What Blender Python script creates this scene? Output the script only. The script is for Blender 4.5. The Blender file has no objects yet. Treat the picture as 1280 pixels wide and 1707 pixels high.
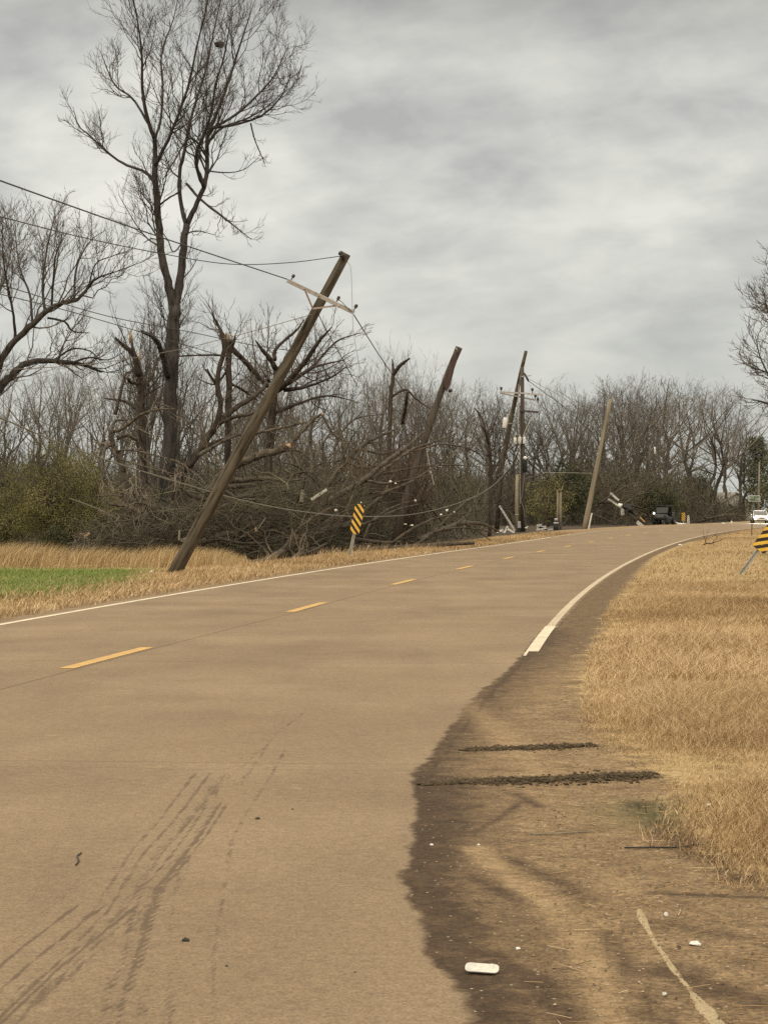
import bpy, math, random
import numpy as np
from mathutils import Vector, Matrix
random.seed(7); rng = np.random.default_rng(11)
S = bpy.context.scene
R_ = math.radians

# ------------------------------------------------------------------ camera
F = 3750.0; H0 = 850.0; CZ = 1.53
cd = bpy.data.cameras.new("camera"); cam = bpy.data.objects.new("camera", cd); S.collection.objects.link(cam)
cd.sensor_fit = 'VERTICAL'; cd.sensor_height = 24.0; cd.lens = F / 1707 * 24.0
cd.clip_start = 0.1; cd.clip_end = 6000
cam.location = (0, 0, CZ); cam.rotation_euler = (R_(90) - math.atan(3.5 / F), 0, 0)
S.camera = cam
# ------------------------------------------------------------------ world: overcast sky
SUN_EL, SUN_AZ = 48.0, 205.0
W = bpy.data.worlds.new("World"); S.world = W; W.use_nodes = True
nt = W.node_tree; nt.nodes.clear()
def N(t, typ, **kw):
    n = t.nodes.new(typ)
    for k, v in kw.items():
        if k.startswith('i_'):
            key = k[2:]; key = int(key) if key.isdigit() else key.replace('_', ' ')
            n.inputs[key].default_value = v
        else: setattr(n, k, v)
    return n
def L(t, a, b): t.links.new(a, b)
def MATH(t, op, a, b=None, c=None, clamp=False):
    n = t.nodes.new('ShaderNodeMath'); n.operation = op; n.use_clamp = clamp
    for i, v in enumerate((a, b, c)):
        if v is None: continue
        if hasattr(v, 'is_linked') or hasattr(v, 'links'): t.links.new(v, n.inputs[i])
        else: n.inputs[i].default_value = v
    return n.outputs[0]
def RAMP(t, fac, stops, interp='LINEAR'):
    n = t.nodes.new('ShaderNodeValToRGB'); cr = n.color_ramp; cr.interpolation = interp
    while len(cr.elements) < len(stops): cr.elements.new(0.5)
    for e, (p, c) in zip(cr.elements, stops):
        e.position = p; e.color = (*c, 1) if not np.isscalar(c) else (c, c, c, 1)
    t.links.new(fac, n.inputs[0]); return n.outputs[0]
def MIX(t, fac, a, b, blend='MIX'):
    n = t.nodes.new('ShaderNodeMix'); n.data_type = 'RGBA'; n.blend_type = blend; n.clamp_factor = True
    for i, v in ((0, fac), (6, a), (7, b)):
        if hasattr(v, 'links'): t.links.new(v, n.inputs[i])
        elif i == 0: n.inputs[0].default_value = v
        else: n.inputs[i].default_value = (*v, 1)
    return n.outputs[2]
def NOISE(t, vec, scale, detail=4, rough=.55, dist=0.0):
    n = N(t, 'ShaderNodeTexNoise'); n.inputs['Scale'].default_value = scale; n.inputs['Detail'].default_value = detail
    n.inputs['Roughness'].default_value = rough; n.inputs['Distortion'].default_value = dist
    if vec is not None: t.links.new(vec, n.inputs['Vector'])
    return n.outputs['Fac']
def MAPV(t, vec, scale=(1, 1, 1), loc=(0, 0, 0), rot=(0, 0, 0)):
    n = N(t, 'ShaderNodeMapping'); n.inputs['Scale'].default_value = scale; n.inputs['Location'].default_value = loc
    n.inputs['Rotation'].default_value = rot; t.links.new(vec, n.inputs['Vector']); return n.outputs[0]

tc = N(nt, 'ShaderNodeTexCoord'); sep = N(nt, 'ShaderNodeSeparateXYZ'); L(nt, tc.outputs['Generated'], sep.inputs[0])
zc = MATH(nt, 'MAXIMUM', sep.outputs[2], 0.0)
zd = MATH(nt, 'ADD', zc, 0.50)
cmb = N(nt, 'ShaderNodeCombineXYZ')
L(nt, MATH(nt, 'DIVIDE', sep.outputs[0], zd), cmb.inputs[0]); L(nt, MATH(nt, 'DIVIDE', sep.outputs[1], zd), cmb.inputs[1])
pv = MAPV(nt, cmb.outputs[0], (2.3, 2.6, 1), (0.4, 5.2, 0), (0, 0, R_(24)))
n1 = NOISE(nt, pv, 1.9, 3, .5, .15); n2 = NOISE(nt, MAPV(nt, pv, (1, 1.2, 1), (7, 3, 0)), 6.0, 6, .55, .2)
cl = MATH(nt, 'ADD', MATH(nt, 'MULTIPLY', n1, .58), MATH(nt, 'MULTIPLY', n2, .42))
ccol = RAMP(nt, cl, [(.36, (.49, .49, .47)), (.45, (.605, .605, .57)), (.53, (.71, .71, .655)), (.62, (.84, .825, .75))])
# overcast brightening towards the zenith (CIE overcast sky), above what the lens sees
zf = RAMP(nt, sep.outputs[2], [(0.0, .95), (.12, 1.0), (.195, .96), (.224, .70), (.28, .80), (.55, (2.25, 2.1, 1.85)), (1.0, (2.9, 2.7, 2.3))])
ccol = MIX(nt, 1.0, ccol, zf, 'MULTIPLY')
ccol = MIX(nt, 1.0, ccol, RAMP(nt, MATH(nt, 'ADD', sep.outputs[0], .5), [(.30, 1.07), (.5, 1.0), (.7, .985)]), 'MULTIPLY')
low = RAMP(nt, sep.outputs[2], [(0.0, 1.0), (.13, 0.0)])
ccol = MIX(nt, MATH(nt, 'MULTIPLY', low, .75), ccol, (.585, .60, .555))
bgc = N(nt, 'ShaderNodeBackground'); bgc.inputs['Strength'].default_value = 1.0; L(nt, ccol, bgc.inputs['Color'])
sky = N(nt, 'ShaderNodeTexSky', sky_type='NISHITA'); sky.sun_disc = False
sky.sun_elevation = R_(SUN_EL); sky.sun_rotation = R_(SUN_AZ)
bgs = N(nt, 'ShaderNodeBackground'); bgs.inputs['Strength'].default_value = .06; L(nt, sky.outputs[0], bgs.inputs['Color'])
mxs = N(nt, 'ShaderNodeMixShader'); mxs.inputs[0].default_value = .06
L(nt, bgc.outputs[0], mxs.inputs[1]); L(nt, bgs.outputs[0], mxs.inputs[2])
wo = N(nt, 'ShaderNodeOutputWorld'); L(nt, mxs.outputs[0], wo.inputs['Surface'])
W.cycles.sampling_method = 'MANUAL'; W.cycles.sample_map_resolution = 512
sd = bpy.data.lights.new("sun", 'SUN'); sd.energy = 1.5; sd.angle = R_(40); sd.color = (1.0, .87, .68)
sun = bpy.data.objects.new("sun", sd); S.collection.objects.link(sun)
_az, _el = R_(SUN_AZ), R_(SUN_EL)
sun.rotation_euler = Vector((math.sin(_az) * math.cos(_el), math.cos(_az) * math.cos(_el), math.sin(_el))).to_track_quat('Z', 'Y').to_euler()
S.view_settings.view_transform = 'Standard'; S.view_settings.look = 'None'
S.view_settings.exposure = 0.0; S.view_settings.gamma = 1.0; S.view_settings.use_curve_mapping = False
S.cycles.max_bounces = 5; S.cycles.diffuse_bounces = 3; S.cycles.glossy_bounces = 2; S.cycles.transparent_max_bounces = 4
S.cycles.use_denoising = False

# ------------------------------------------------------------------ helpers
def P(x, y, Y): return np.array([(x - 640) * Y / F, Y, CZ - (y - H0) * Y / F])
def prop(o, label=None, cat=None, group=None, kind=None):
    if label: o['label'] = label
    if cat: o['category'] = cat
    if group: o['group'] = group
    if kind: o['kind'] = kind
    return o
def empty(name, loc, label, cat, group=None):
    o = bpy.data.objects.new(name, None); S.collection.objects.link(o); o.location = tuple(float(v) for v in loc)
    o.empty_display_size = .2
    return prop(o, label, cat, group)
def mesh_np(name, V, Q=None, T=None, attrs=None, smooth=True, uv=None):
    me = bpy.data.meshes.new(name); V = np.asarray(V, np.float32)
    Q = np.zeros((0, 4), int) if Q is None else np.asarray(Q, int).reshape(-1, 4)
    T = np.zeros((0, 3), int) if T is None else np.asarray(T, int).reshape(-1, 3)
    idx = np.concatenate([Q.ravel(), T.ravel()]).astype(np.int32)
    st = np.concatenate([np.arange(len(Q)) * 4, len(Q) * 4 + np.arange(len(T)) * 3]).astype(np.int32)
    me.vertices.add(len(V)); me.vertices.foreach_set('co', V.ravel())
    me.loops.add(len(idx)); me.loops.foreach_set('vertex_index', idx)
    me.polygons.add(len(st)); me.polygons.foreach_set('loop_start', st)
    if smooth: me.polygons.foreach_set('use_smooth', np.ones(len(st), bool))
    for k, a in (attrs or {}).items():
        at = me.attributes.new(k, 'FLOAT', 'POINT'); at.data.foreach_set('value', np.asarray(a, np.float32))
    if uv is not None:
        u = me.uv_layers.new(name='UVMap'); u.data.foreach_set('uv', np.asarray(uv, np.float32)[idx].ravel())
    me.update(calc_edges=True); return me
def link(name, me, mat, parent=None, origin=None, loc=None):
    o = bpy.data.objects.new(name, me); S.collection.objects.link(o)
    for m in (mat if isinstance(mat, (list, tuple)) else [mat]): me.materials.append(m)
    if parent: o.parent = parent
    if loc is not None: o.location = tuple(float(v) for v in loc)
    return o
class MB:
    """collects simple shapes into one mesh"""
    def __init__(s): s.v = []; s.f = []; s.m = []; s.sm = []
    def add(s, vs, fs, mi=0, sm=False):
        b = len(s.v); s.v += [tuple(map(float, v)) for v in vs]; s.f += [tuple(i + b for i in f) for f in fs]; s.m += [mi] * len(fs); s.sm += [sm] * len(fs)
    def box(s, c, d, rot=None, mi=0, bev=0.0, taper=(1, 1)):
        x, y, z = d[0] / 2, d[1] / 2, d[2] / 2
        M = rot if rot is not None else Matrix.Identity(3); c = Vector(c)
        def ring(zz, k, ix):
            kx, ky = k
            return [(sx * (x * kx - ix), sy * (y * ky - ix), zz) for sx, sy in ((-1, -1), (1, -1), (1, 1), (-1, 1))]
        if bev > 0:
            rings = [ring(-z, (1, 1), bev), ring(-z + bev, (1, 1), 0), ring(z - bev, taper, 0), ring(z, taper, bev)]
        else: rings = [ring(-z, (1, 1), 0), ring(z, taper, 0)]
        vs = [c + M @ Vector(p) for r in rings for p in r]; fs = [(3, 2, 1, 0)]
        for k in range(len(rings) - 1):
            a = 4 * k
            for i in range(4): fs.append((a + i, a + (i + 1) % 4, a + 4 + (i + 1) % 4, a + 4 + i))
        a = 4 * (len(rings) - 1); fs.append((a, a + 1, a + 2, a + 3)); s.add(vs, fs, mi)
    def tube(s, pts, rad, n=10, mi=0, cap=True):
        pts = [Vector(p) for p in pts]; rad = [rad] * len(pts) if np.isscalar(rad) else rad
        d0 = (pts[-1] - pts[0]).normalized(); ref = d0.orthogonal().normalized(); vs = []; fs = []
        for k, p in enumerate(pts):
            t = (pts[min(k + 1, len(pts) - 1)] - pts[max(k - 1, 0)]).normalized()
            u = (ref - t * ref.dot(t)).normalized(); w = t.cross(u)
            for i in range(n):
                a = 2 * math.pi * i / n; vs.append(p + (u * math.cos(a) + w * math.sin(a)) * rad[k])
        for k in range(len(pts) - 1):
            for i in range(n): fs.append((k * n + i, k * n + (i + 1) % n, (k + 1) * n + (i + 1) % n, (k + 1) * n + i))
        s.add(vs, fs, mi, True)
        if cap:
            s.add([], []); b = len(s.v) - len(vs)
            s.f.append(tuple(b + i for i in reversed(range(n)))); s.m.append(mi); s.sm.append(False)
            b += (len(pts) - 1) * n; s.f.append(tuple(b + i for i in range(n))); s.m.append(mi); s.sm.append(False)
    def lathe(s, prof, base, axis=(0, 0, 1), n=16, mi=0):
        base = Vector(base); ax = Vector(axis).normalized()
        s.tube_r([(base + ax * h, r) for r, h in prof], ax, n, mi)
    def tube_r(s, pr, ax, n, mi):
        u = ax.orthogonal().normalized(); w = ax.cross(u); vs = []; fs = []
        for p, r in pr:
            for i in range(n):
                a = 2 * math.pi * i / n; vs.append(p + (u * math.cos(a) + w * math.sin(a)) * r)
        for k in range(len(pr) - 1):
            for i in range(n): fs.append((k * n + i, k * n + (i + 1) % n, (k + 1) * n + (i + 1) % n, (k + 1) * n + i))
        fs.append(tuple(reversed(range(n)))); fs.append(tuple((len(pr) - 1) * n + i for i in range(n)))
        s.add(vs, fs, mi, True)
    def build(s, name, mat, parent=None, origin=None):
        me = bpy.data.meshes.new(name); vs = s.v
        if origin is not None: vs = [(v[0] - origin[0], v[1] - origin[1], v[2] - origin[2]) for v in vs]
        me.from_pydata(vs, [], s.f); me.polygons.foreach_set('material_index', s.m); me.polygons.foreach_set('use_smooth', s.sm); me.update()
        return link(name, me, mat, parent)
    def solo(s, name, mat, label, cat, group=None):
        """a top-level thing that is one mesh, origin at its base"""
        a = np.array(s.v); o = (a[:, 0].mean(), a[:, 1].mean(), a[:, 2].min())
        ob = s.build(name, mat, None, o); ob.location = o; return prop(ob, label, cat, group)

# ------------------------------------------------------------------ materials
def mat(name):
    m = bpy.data.materials.new(name); m.use_nodes = True; t = m.node_tree; return m, t, t.nodes['Principled BSDF']
def simple(name, col, rough=.8, var=.25, scale=8, metal=0.0, dark=None, spec=.3, bump=0.0, stretch=(1, 1, 1)):
    m, t, b = mat(name); c = N(t, 'ShaderNodeTexCoord'); v = MAPV(t, c.outputs['Object'], stretch)
    f = NOISE(t, v, scale, 5, .6); d = dark or tuple(x * (1 - var * 1.6) for x in col)
    h = tuple(min(1, x * (1 + var)) for x in col)
    L(t, RAMP(t, f, [(.3, d), (.5, col), (.72, h)]), b.inputs['Base Color'])
    b.inputs['Roughness'].default_value = rough; b.inputs['Metallic'].default_value = metal; b.inputs['Specular IOR Level'].default_value = spec
    if bump:
        bp = N(t, 'ShaderNodeBump'); bp.inputs['Strength'].default_value = bump; bp.inputs['Distance'].default_value = .02
        L(t, f, bp.inputs['Height']); L(t, bp.outputs[0], b.inputs['Normal'])
    return m
def shaded_mat(name, col, lo=.6, hi=1.3):
    m, t, b = mat(name); oi = N(t, 'ShaderNodeObjectInfo'); c = N(t, 'ShaderNodeTexCoord'); f = NOISE(t, c.outputs['Object'], .8, 4, .6)
    c1 = RAMP(t, oi.outputs['Random'], [(0, tuple(x * lo for x in col)), (.5, col), (1, tuple(x * hi * k for x, k in zip(col, (1.03, .98, .92))))])
    L(t, MIX(t, 1.0, c1, RAMP(t, f, [(.3, .75), (.7, 1.2)]), 'MULTIPLY'), b.inputs['Base Color']); b.inputs['Roughness'].default_value = .95; b.inputs['Specular IOR Level'].default_value = .05; return m
def attr_mat(name, stops, rough=.9, spec=.15, attr='tone', transl=0.0):
    m, t, b = mat(name); a = N(t, 'ShaderNodeAttribute', attribute_name=attr)
    L(t, RAMP(t, a.outputs['Fac'], stops), b.inputs['Base Color']); b.inputs['Roughness'].default_value = rough; b.inputs['Specular IOR Level'].default_value = spec
    return m
M = {}
M['bark_tall'] = simple('bark tall tree', (.060, .053, .050), .95, .5, 6, stretch=(1, 1, .25), bump=.6, spec=.1)
M['twig_tall'] = simple('twigs tall tree', (.085, .072, .064), .95, .3, 2, spec=.1)
M['bark_brown'] = simple('bark brown', (.062, .049, .041), .95, .5, 7, stretch=(1, 1, .3), bump=.6, spec=.1)
M['twig_brown'] = simple('twigs brown', (.100, .082, .066), .95, .3, 2, spec=.1)
M['bark_fallen'] = simple('bark fallen', (.088, .073, .057), .95, .5, 5, bump=.7, spec=.1)
M['twig_fallen'] = simple('twigs fallen', (.125, .100, .074), .95, .35, 1.5, spec=.1)
M['twig_pale'] = simple('twigs pale', (.24, .20, .16), .95, .25, 1.5, spec=.1)
M['split'] = simple('fresh split wood', (.36, .245, .15), .9, .3, 30, stretch=(1, 1, .2))
M['bg_bark'] = shaded_mat('far bark', (.092, .083, .073))
M['bg_twig'] = shaded_mat('far twigs', (.158, .142, .124), .62, 1.25)
M['thicket'] = attr_mat('thicket', [(0, (.056, .049, .036)), (.45, (.100, .087, .066)), (.8, (.150, .132, .102)), (1, (.13, .122, .068))])
M['red_twig'] = simple('reddish twigs', (.125, .090, .072), .95, .3, 1.5, spec=.05)
M['olive'] = attr_mat('olive leaves', [(0, (.10, .094, .032)), (.5, (.18, .165, .062)), (1, (.26, .23, .11))])
M['cedar'] = attr_mat('cedar leaves', [(0, (.035, .040, .022)), (.5, (.062, .066, .036)), (1, (.10, .10, .055))])
M['pine'] = attr_mat('pine needles', [(0, (.085, .095, .062)), (.5, (.135, .140, .090)), (1, (.19, .185, .125))])
M['pole'] = simple('weathered pole', (.092, .076, .056), .9, .6, 10, stretch=(1, 1, .12), bump=.3, spec=.1)
M['pole_dark'] = simple('dark pole', (.085, .070, .057), .9, .4, 10, stretch=(1, 1, .06), bump=.5, spec=.1)
M['pole_pale'] = simple('pale pole', (.25, .21, .15), .9, .3, 10, stretch=(1, 1, .06), spec=.1)
M['pole_red'] = simple('reddish split pole', (.072, .050, .046), .9, .45, 8, stretch=(1, 1, .08), spec=.1)
M['arm'] = simple('weathered crossarm', (.45, .42, .40), .9, .2, 14, spec=.1)
M['brace'] = simple('brace', (.45, .36, .33), .8, .2, 14)
M['insul'] = simple('dark insulator', (.035, .025, .025), .4, .2, 20, spec=.5)
M['wire'] = simple('cable', (.035, .033, .033), .6, .2, 3)
M['wire_pale'] = simple('grey cable', (.17, .155, .13), .6, .2, 3)
M['strand'] = simple('pale strand', (.42, .40, .36), .6, .2, 3)
M['white_paint'] = simple('white paint', (.72, .70, .66), .5, .08, 4)
M['scrap'] = simple('white scrap', (.66, .64, .59), .7, .2, 14)
M['metal'] = simple('galvanised metal', (.36, .345, .30), .8, .25, 10, spec=.08)
M['sheet'] = simple('torn sheet metal', (.48, .46, .42), .5, .25, 5, metal=.2)
M['tarp'] = simple('black tarp', (.015, .014, .014), .5, .3, 6)
M['black'] = simple('black plastic', (.018, .018, .018), .5, .2, 6)
M['rubber'] = simple('tyre rubber', (.02, .02, .02), .85, .2, 12)
M['utv'] = simple('dark body', (.028, .032, .032), .45, .2, 3)
M['glass_dark'] = simple('dark glass', (.03, .033, .033), .35, .1, 3, spec=.2)
M['car_paint'] = simple('white car paint', (.78, .78, .77), .25, .04, 2, spec=.5)
M['car_glass'] = simple('windscreen', (.12, .115, .11), .1, .15, 2, spec=.7)
M['house_wall'] = simple('house wall', (.50, .47, .41), .9, .25, 1.5)
M['house_roof'] = simple('house roof', (.26, .235, .20), .9, .35, 2)
M['brown_rust'] = simple('rusty post', (.12, .085, .06), .8, .3, 8)
M['stone'] = simple('dark pebble', (.05, .042, .035), .8, .3, 20)
M['green_sign'] = simple('green sign', (.035, .085, .05), .45, .1, 5)
def emis(name, col, st):
    m, t, b = mat(name); b.inputs['Base Color'].default_value = (.8, .8, .8, 1)
    b.inputs['Emission Color'].default_value = (*col, 1); b.inputs['Emission Strength'].default_value = st; return m
M['headlight'] = emis('lit headlight', (1, .98, .94), 160)
M['headlight_low'] = emis('lit small headlight', (1, .97, .9), 4)
def stripe_mat(name, sgn, k):
    m, t, b = mat(name); c = N(t, 'ShaderNodeTexCoord'); sp = N(t, 'ShaderNodeSeparateXYZ'); L(t, c.outputs['Object'], sp.inputs[0])
    q = MATH(t, 'ADD', MATH(t, 'MULTIPLY', sp.outputs[0], sgn * 1.0), sp.outputs[2])
    f = MATH(t, 'FRACT', MATH(t, 'ADD', MATH(t, 'MULTIPLY', q, k), 20.3))
    st = RAMP(t, f, [(0.0, 0.0), (.47, 0.0), (.48, 1.0), (1.0, 1.0)], 'CONSTANT')
    dirt = NOISE(t, c.outputs['Object'], 7, 5, .6)
    yel = RAMP(t, dirt, [(.3, (.62, .36, .05)), (.6, (.80, .50, .06))]); blk = RAMP(t, dirt, [(.3, (.03, .018, .014)), (.6, (.015, .011, .010))])
    L(t, MIX(t, st, yel, blk), b.inputs['Base Color']); b.inputs['Roughness'].default_value = .45; return m
M['stripe_down_right'] = stripe_mat('hazard stripes down right', 1, 4.6)
M['stripe_down_left'] = stripe_mat('hazard stripes down left', -1, 4.6)

# ------------------------------------------------------------------ road frame: s = Y of the right edge line, t = metres left of it
_rp = np.array([(0, -.35), (6, .02), (12, .50), (18, 1.0), (24.4, 1.55), (29.4, 2.07), (34.1, 2.7), (40.4, 3.5), (47.8, 4.6), (60.4, 6.5), (79.7, 9.45), (98.9, 12.5), (119.5, 16.2), (151, 22.5), (169, 26.4), (190, 31.4), (225, 40.2), (262, 49.8)])
_pc = np.polyfit(_rp[:, 0] / 100, _rp[:, 1], 5)
def Rx(s):
    s = np.asarray(s, float); c = np.clip(s, 2, 258); v = np.polyval(_pc, c / 100); d = np.polyval(np.polyder(_pc), c / 100) / 100
    return v + (s - c) * d
def Rd(s): return np.polyval(np.polyder(_pc), np.clip(s, 2, 258) / 100) / 100
def ST(s, t):
    d = Rd(s); n = np.sqrt(1 + d * d); return Rx(s) - t / n, np.asarray(s, float) + t * d / n
def XY2ST(X, Y):
    X = np.asarray(X, float); Y = np.asarray(Y, float); s = Y.copy()
    for _ in range(12):
        d = Rd(s); n = np.sqrt(1 + d * d); t = (Rx(s) - X) * n - 0; t = (Rx(s) - X) / n + (Y - s) * d / n
        s = Y - t * d / n
    return s, t
def hnoise(x, y, seed=0):
    r = np.random.default_rng(seed); z = 0
    for k in range(7):
        a = r.uniform(0, 6.28); fq = .25 * 1.7 ** k; ph = r.uniform(0, 6.28, 2)
        z = z + np.sin((x * math.cos(a) + y * math.sin(a)) * fq + ph[0]) * np.sin((x * math.sin(a) - y * math.cos(a)) * fq * .8 + ph[1]) / (1 + k)
    return z / 2.2
def sm(a, b, x): u = np.clip((x - a) / (b - a), 0, 1); return u * u * (3 - 2 * u)
def road_z(s, t):  # slight bank on the far bend and a gentle fall beyond it
    s = np.asarray(s, float)
    return .16 * sm(90, 150, s) * np.clip(t, 0, 7.5) / 7.3 - .12 * sm(190, 270, s)
def ground_z(s, t):
    s = np.asarray(s, float); t = np.asarray(t, float); z = road_z(s, t)
    z = z - .035 * (sm(-.40, -.28, t) - sm(7.45, 7.52, t))
    z = z - .26 * sm(9.6, 12.5, t) * (1 - .6 * sm(95, 125, s))
    z = z - .9 * sm(-3.4, -7.5, t) * sm(28, 42, s) + .05 * sm(-.8, -2.2, t) * sm(20, 30, s)
    X, Y = ST(s, t); off = sm(.5, 2.5, -t) + sm(8, 10, t)
    return z + off * .06 * hnoise(X, Y, 3) + .012 * sm(.4, .8, -t) * hnoise(X * 3, Y * 3, 8)
def gz(X, Y): s, t = XY2ST(X, Y); return ground_z(s, t)
def seg_dist(X, Y, line, ws=None):
    """distance to a polyline, and interpolated width"""
    best = np.full(X.shape, 1e9); bw = np.zeros(X.shape)
    for k in range(len(line) - 1):
        a = np.array(line[k][:2]); b = np.array(line[k + 1][:2]); d = b - a; l2 = d @ d + 1e-12
        u = np.clip(((X - a[0]) * d[0] + (Y - a[1]) * d[1]) / l2, 0, 1); q = np.hypot(X - a[0] - u * d[0], Y - a[1] - u * d[1])
        if ws is not None: bw = np.where(q < best, ws[k] + (ws[k + 1] - ws[k]) * u, bw)
        best = np.minimum(best, q)
    return best, bw
def inside(X, Y, poly):
    c = np.zeros(X.shape, bool); n = len(poly)
    for i in range(n):
        x1, y1 = poly[i][:2]; x2, y2 = poly[(i + 1) % n][:2]
        if y1 == y2: continue
        c ^= ((y1 > Y) != (y2 > Y)) & (X < (x2 - x1) * (Y - y1) / (y2 - y1) + x1)
    return c
def G(x, y): Y = CZ * F / (y - H0); return ((x - 640) * Y / F, Y)     # a ground point
def sdf(X, Y, poly):
    d, _ = seg_dist(X, Y, list(poly) + [poly[0]]); return np.where(inside(X, Y, poly), d, -d)
# ---- where mud, gravel, grass and tyre tracks lie
BND = [(900, 1052), (868, 1092), (835, 1125), (800, 1150), (765, 1185), (745, 1215), (715, 1255), (690, 1285), (676, 1305), (683, 1330), (686, 1360), (678, 1400), (672, 1440), (664, 1480), (682, 1510), (706, 1532), (698, 1570), (712, 1610), (745, 1640), (775, 1680), (768, 1720), (750, 1800), (745, 1950)]
MUDP = [G(*p) for p in BND] + [(8, 4.6), (8, 22), (2.35, 29)]
GRS = [(1140, 905), (1085, 925), (1055, 955), (1020, 1000), (985, 1060), (955, 1110), (948, 1150), (972, 1190), (985, 1225), (1040, 1270), (1095, 1305), (1110, 1350), (1135, 1395), (1190, 1445), (1280, 1475), (1480, 1500)]
GRP = [G(*p) for p in GRS] + [(60, 9), (90, 200), (60, 300), tuple(map(float, ST(275, -1.2))), tuple(map(float, ST(240, -.9))), tuple(map(float, ST(200, -.9))), tuple(map(float, ST(160, -.8))), tuple(map(float, ST(125, -.8)))]
TRK = [([(500, 1190), (455, 1225), (420, 1275), (395, 1310)], 14, .5), ([(480, 1195), (440, 1240), (380, 1290), (340, 1330), (300, 1380)], 9, .55),
       ([(472, 1250), (440, 1310), (405, 1360), (385, 1400), (375, 1460), (365, 1530), (352, 1600), (352, 1720)], 11, .62),
       ([(362, 1340), (330, 1390), (290, 1440), (258, 1480), (240, 1530), (222, 1600), (200, 1660), (188, 1720)], 24, 1.0),
       ([(360, 1290), (300, 1370), (255, 1420), (215, 1480), (190, 1520), (140, 1570)], 18, .75),
       ([(318, 1420), (300, 1490), (290, 1560)], 9, .6), ([(280, 1620), (284, 1720)], 10, .6),
       ([(240, 1510), (150, 1580), (80, 1640), (30, 1690), (-10, 1730)], 44, .95), ([(0, 1600), (50, 1555), (100, 1510), (150, 1450)], 12, .45),
       ([(150, 1630), (130, 1720)], 22, .6), ([(240, 1640), (230, 1720)], 16, .5), ([(400, 1250), (350, 1320), (330, 1380)], 12, .6)]
DRK = [([(962, 985), (930, 1040), (884, 1092), (826, 1148), (784, 1200), (742, 1256), (705, 1300)], 17, .85),
       ([(880, 1330), (820, 1372), (735, 1420)], 16, .7), ([(840, 1430), (930, 1470), (985, 1500)], 50, .6), ([(690, 1440), (780, 1460), (860, 1500)], 60, .7),
       ([(720, 1540), (800, 1590), (900, 1640), (960, 1720)], 80, .8), ([(760, 1640), (850, 1720)], 80, .8), ([(1080, 1490), (1300, 1500)], 30, .9), ([(775, 1252), (985, 1244)], 26, 1.0), ([(705, 1310), (1085, 1294)], 40, 1.1), ([(1060, 1340), (1130, 1400), (1250, 1470)], 60, .8), ([(1100, 1620), (1280, 1680)], 90, .7),
       ([(1090, 1540), (1300, 1580)], 60, .45), ([(1010, 1560), (1060, 1640), (1110, 1720)], 34, .6), ([(860, 1325), (900, 1345)], 24, .7), ([(720, 1340), (700, 1400), (690, 1480)], 34, .6)]
LGT = [([(790, 1415), (860, 1470), (915, 1510), (960, 1560), (1000, 1640), (1020, 1720)], 34, .62), ([(1000, 1450), (1060, 1490)], 34, .5), ([(760, 1160), (840, 1230), (900, 1290)], 40, .3)]
def treads(L_, seed):
    r = random.Random(seed); out = []
    for pts, w, a in L_:
        for k in range(max(3, int(w / 3.2))):
            o = r.gauss(0, .5) * w * 1.9; n = len(pts); u0 = r.uniform(0, .35); u1 = r.uniform(.65, 1.0)
            q = [(x + o + r.uniform(-2, 2), y) for x, y in pts]; i0 = int(u0 * (n - 1)); i1 = max(i0 + 2, int(math.ceil(u1 * (n - 1))) + 1)
            out.append((q[i0:i1], r.uniform(3, 8), a * r.uniform(.3, .95)))
    return out
def strokes(X, Y, L_, soft=False):
    out = np.zeros(X.shape)
    for pts, w, a in L_:
        ln = [G(*p) for p in pts]; ws = [w / 2 * q[1] / F for q in ln]; d, bw = seg_dist(X, Y, ln, ws)
        out = np.maximum(out, a * (np.exp(-(d / np.maximum(bw * 1.25, 1e-4)) ** 2) if soft else np.clip(1.5 - d / np.maximum(bw, 1e-4), 0, 1)))
    return out
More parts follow.
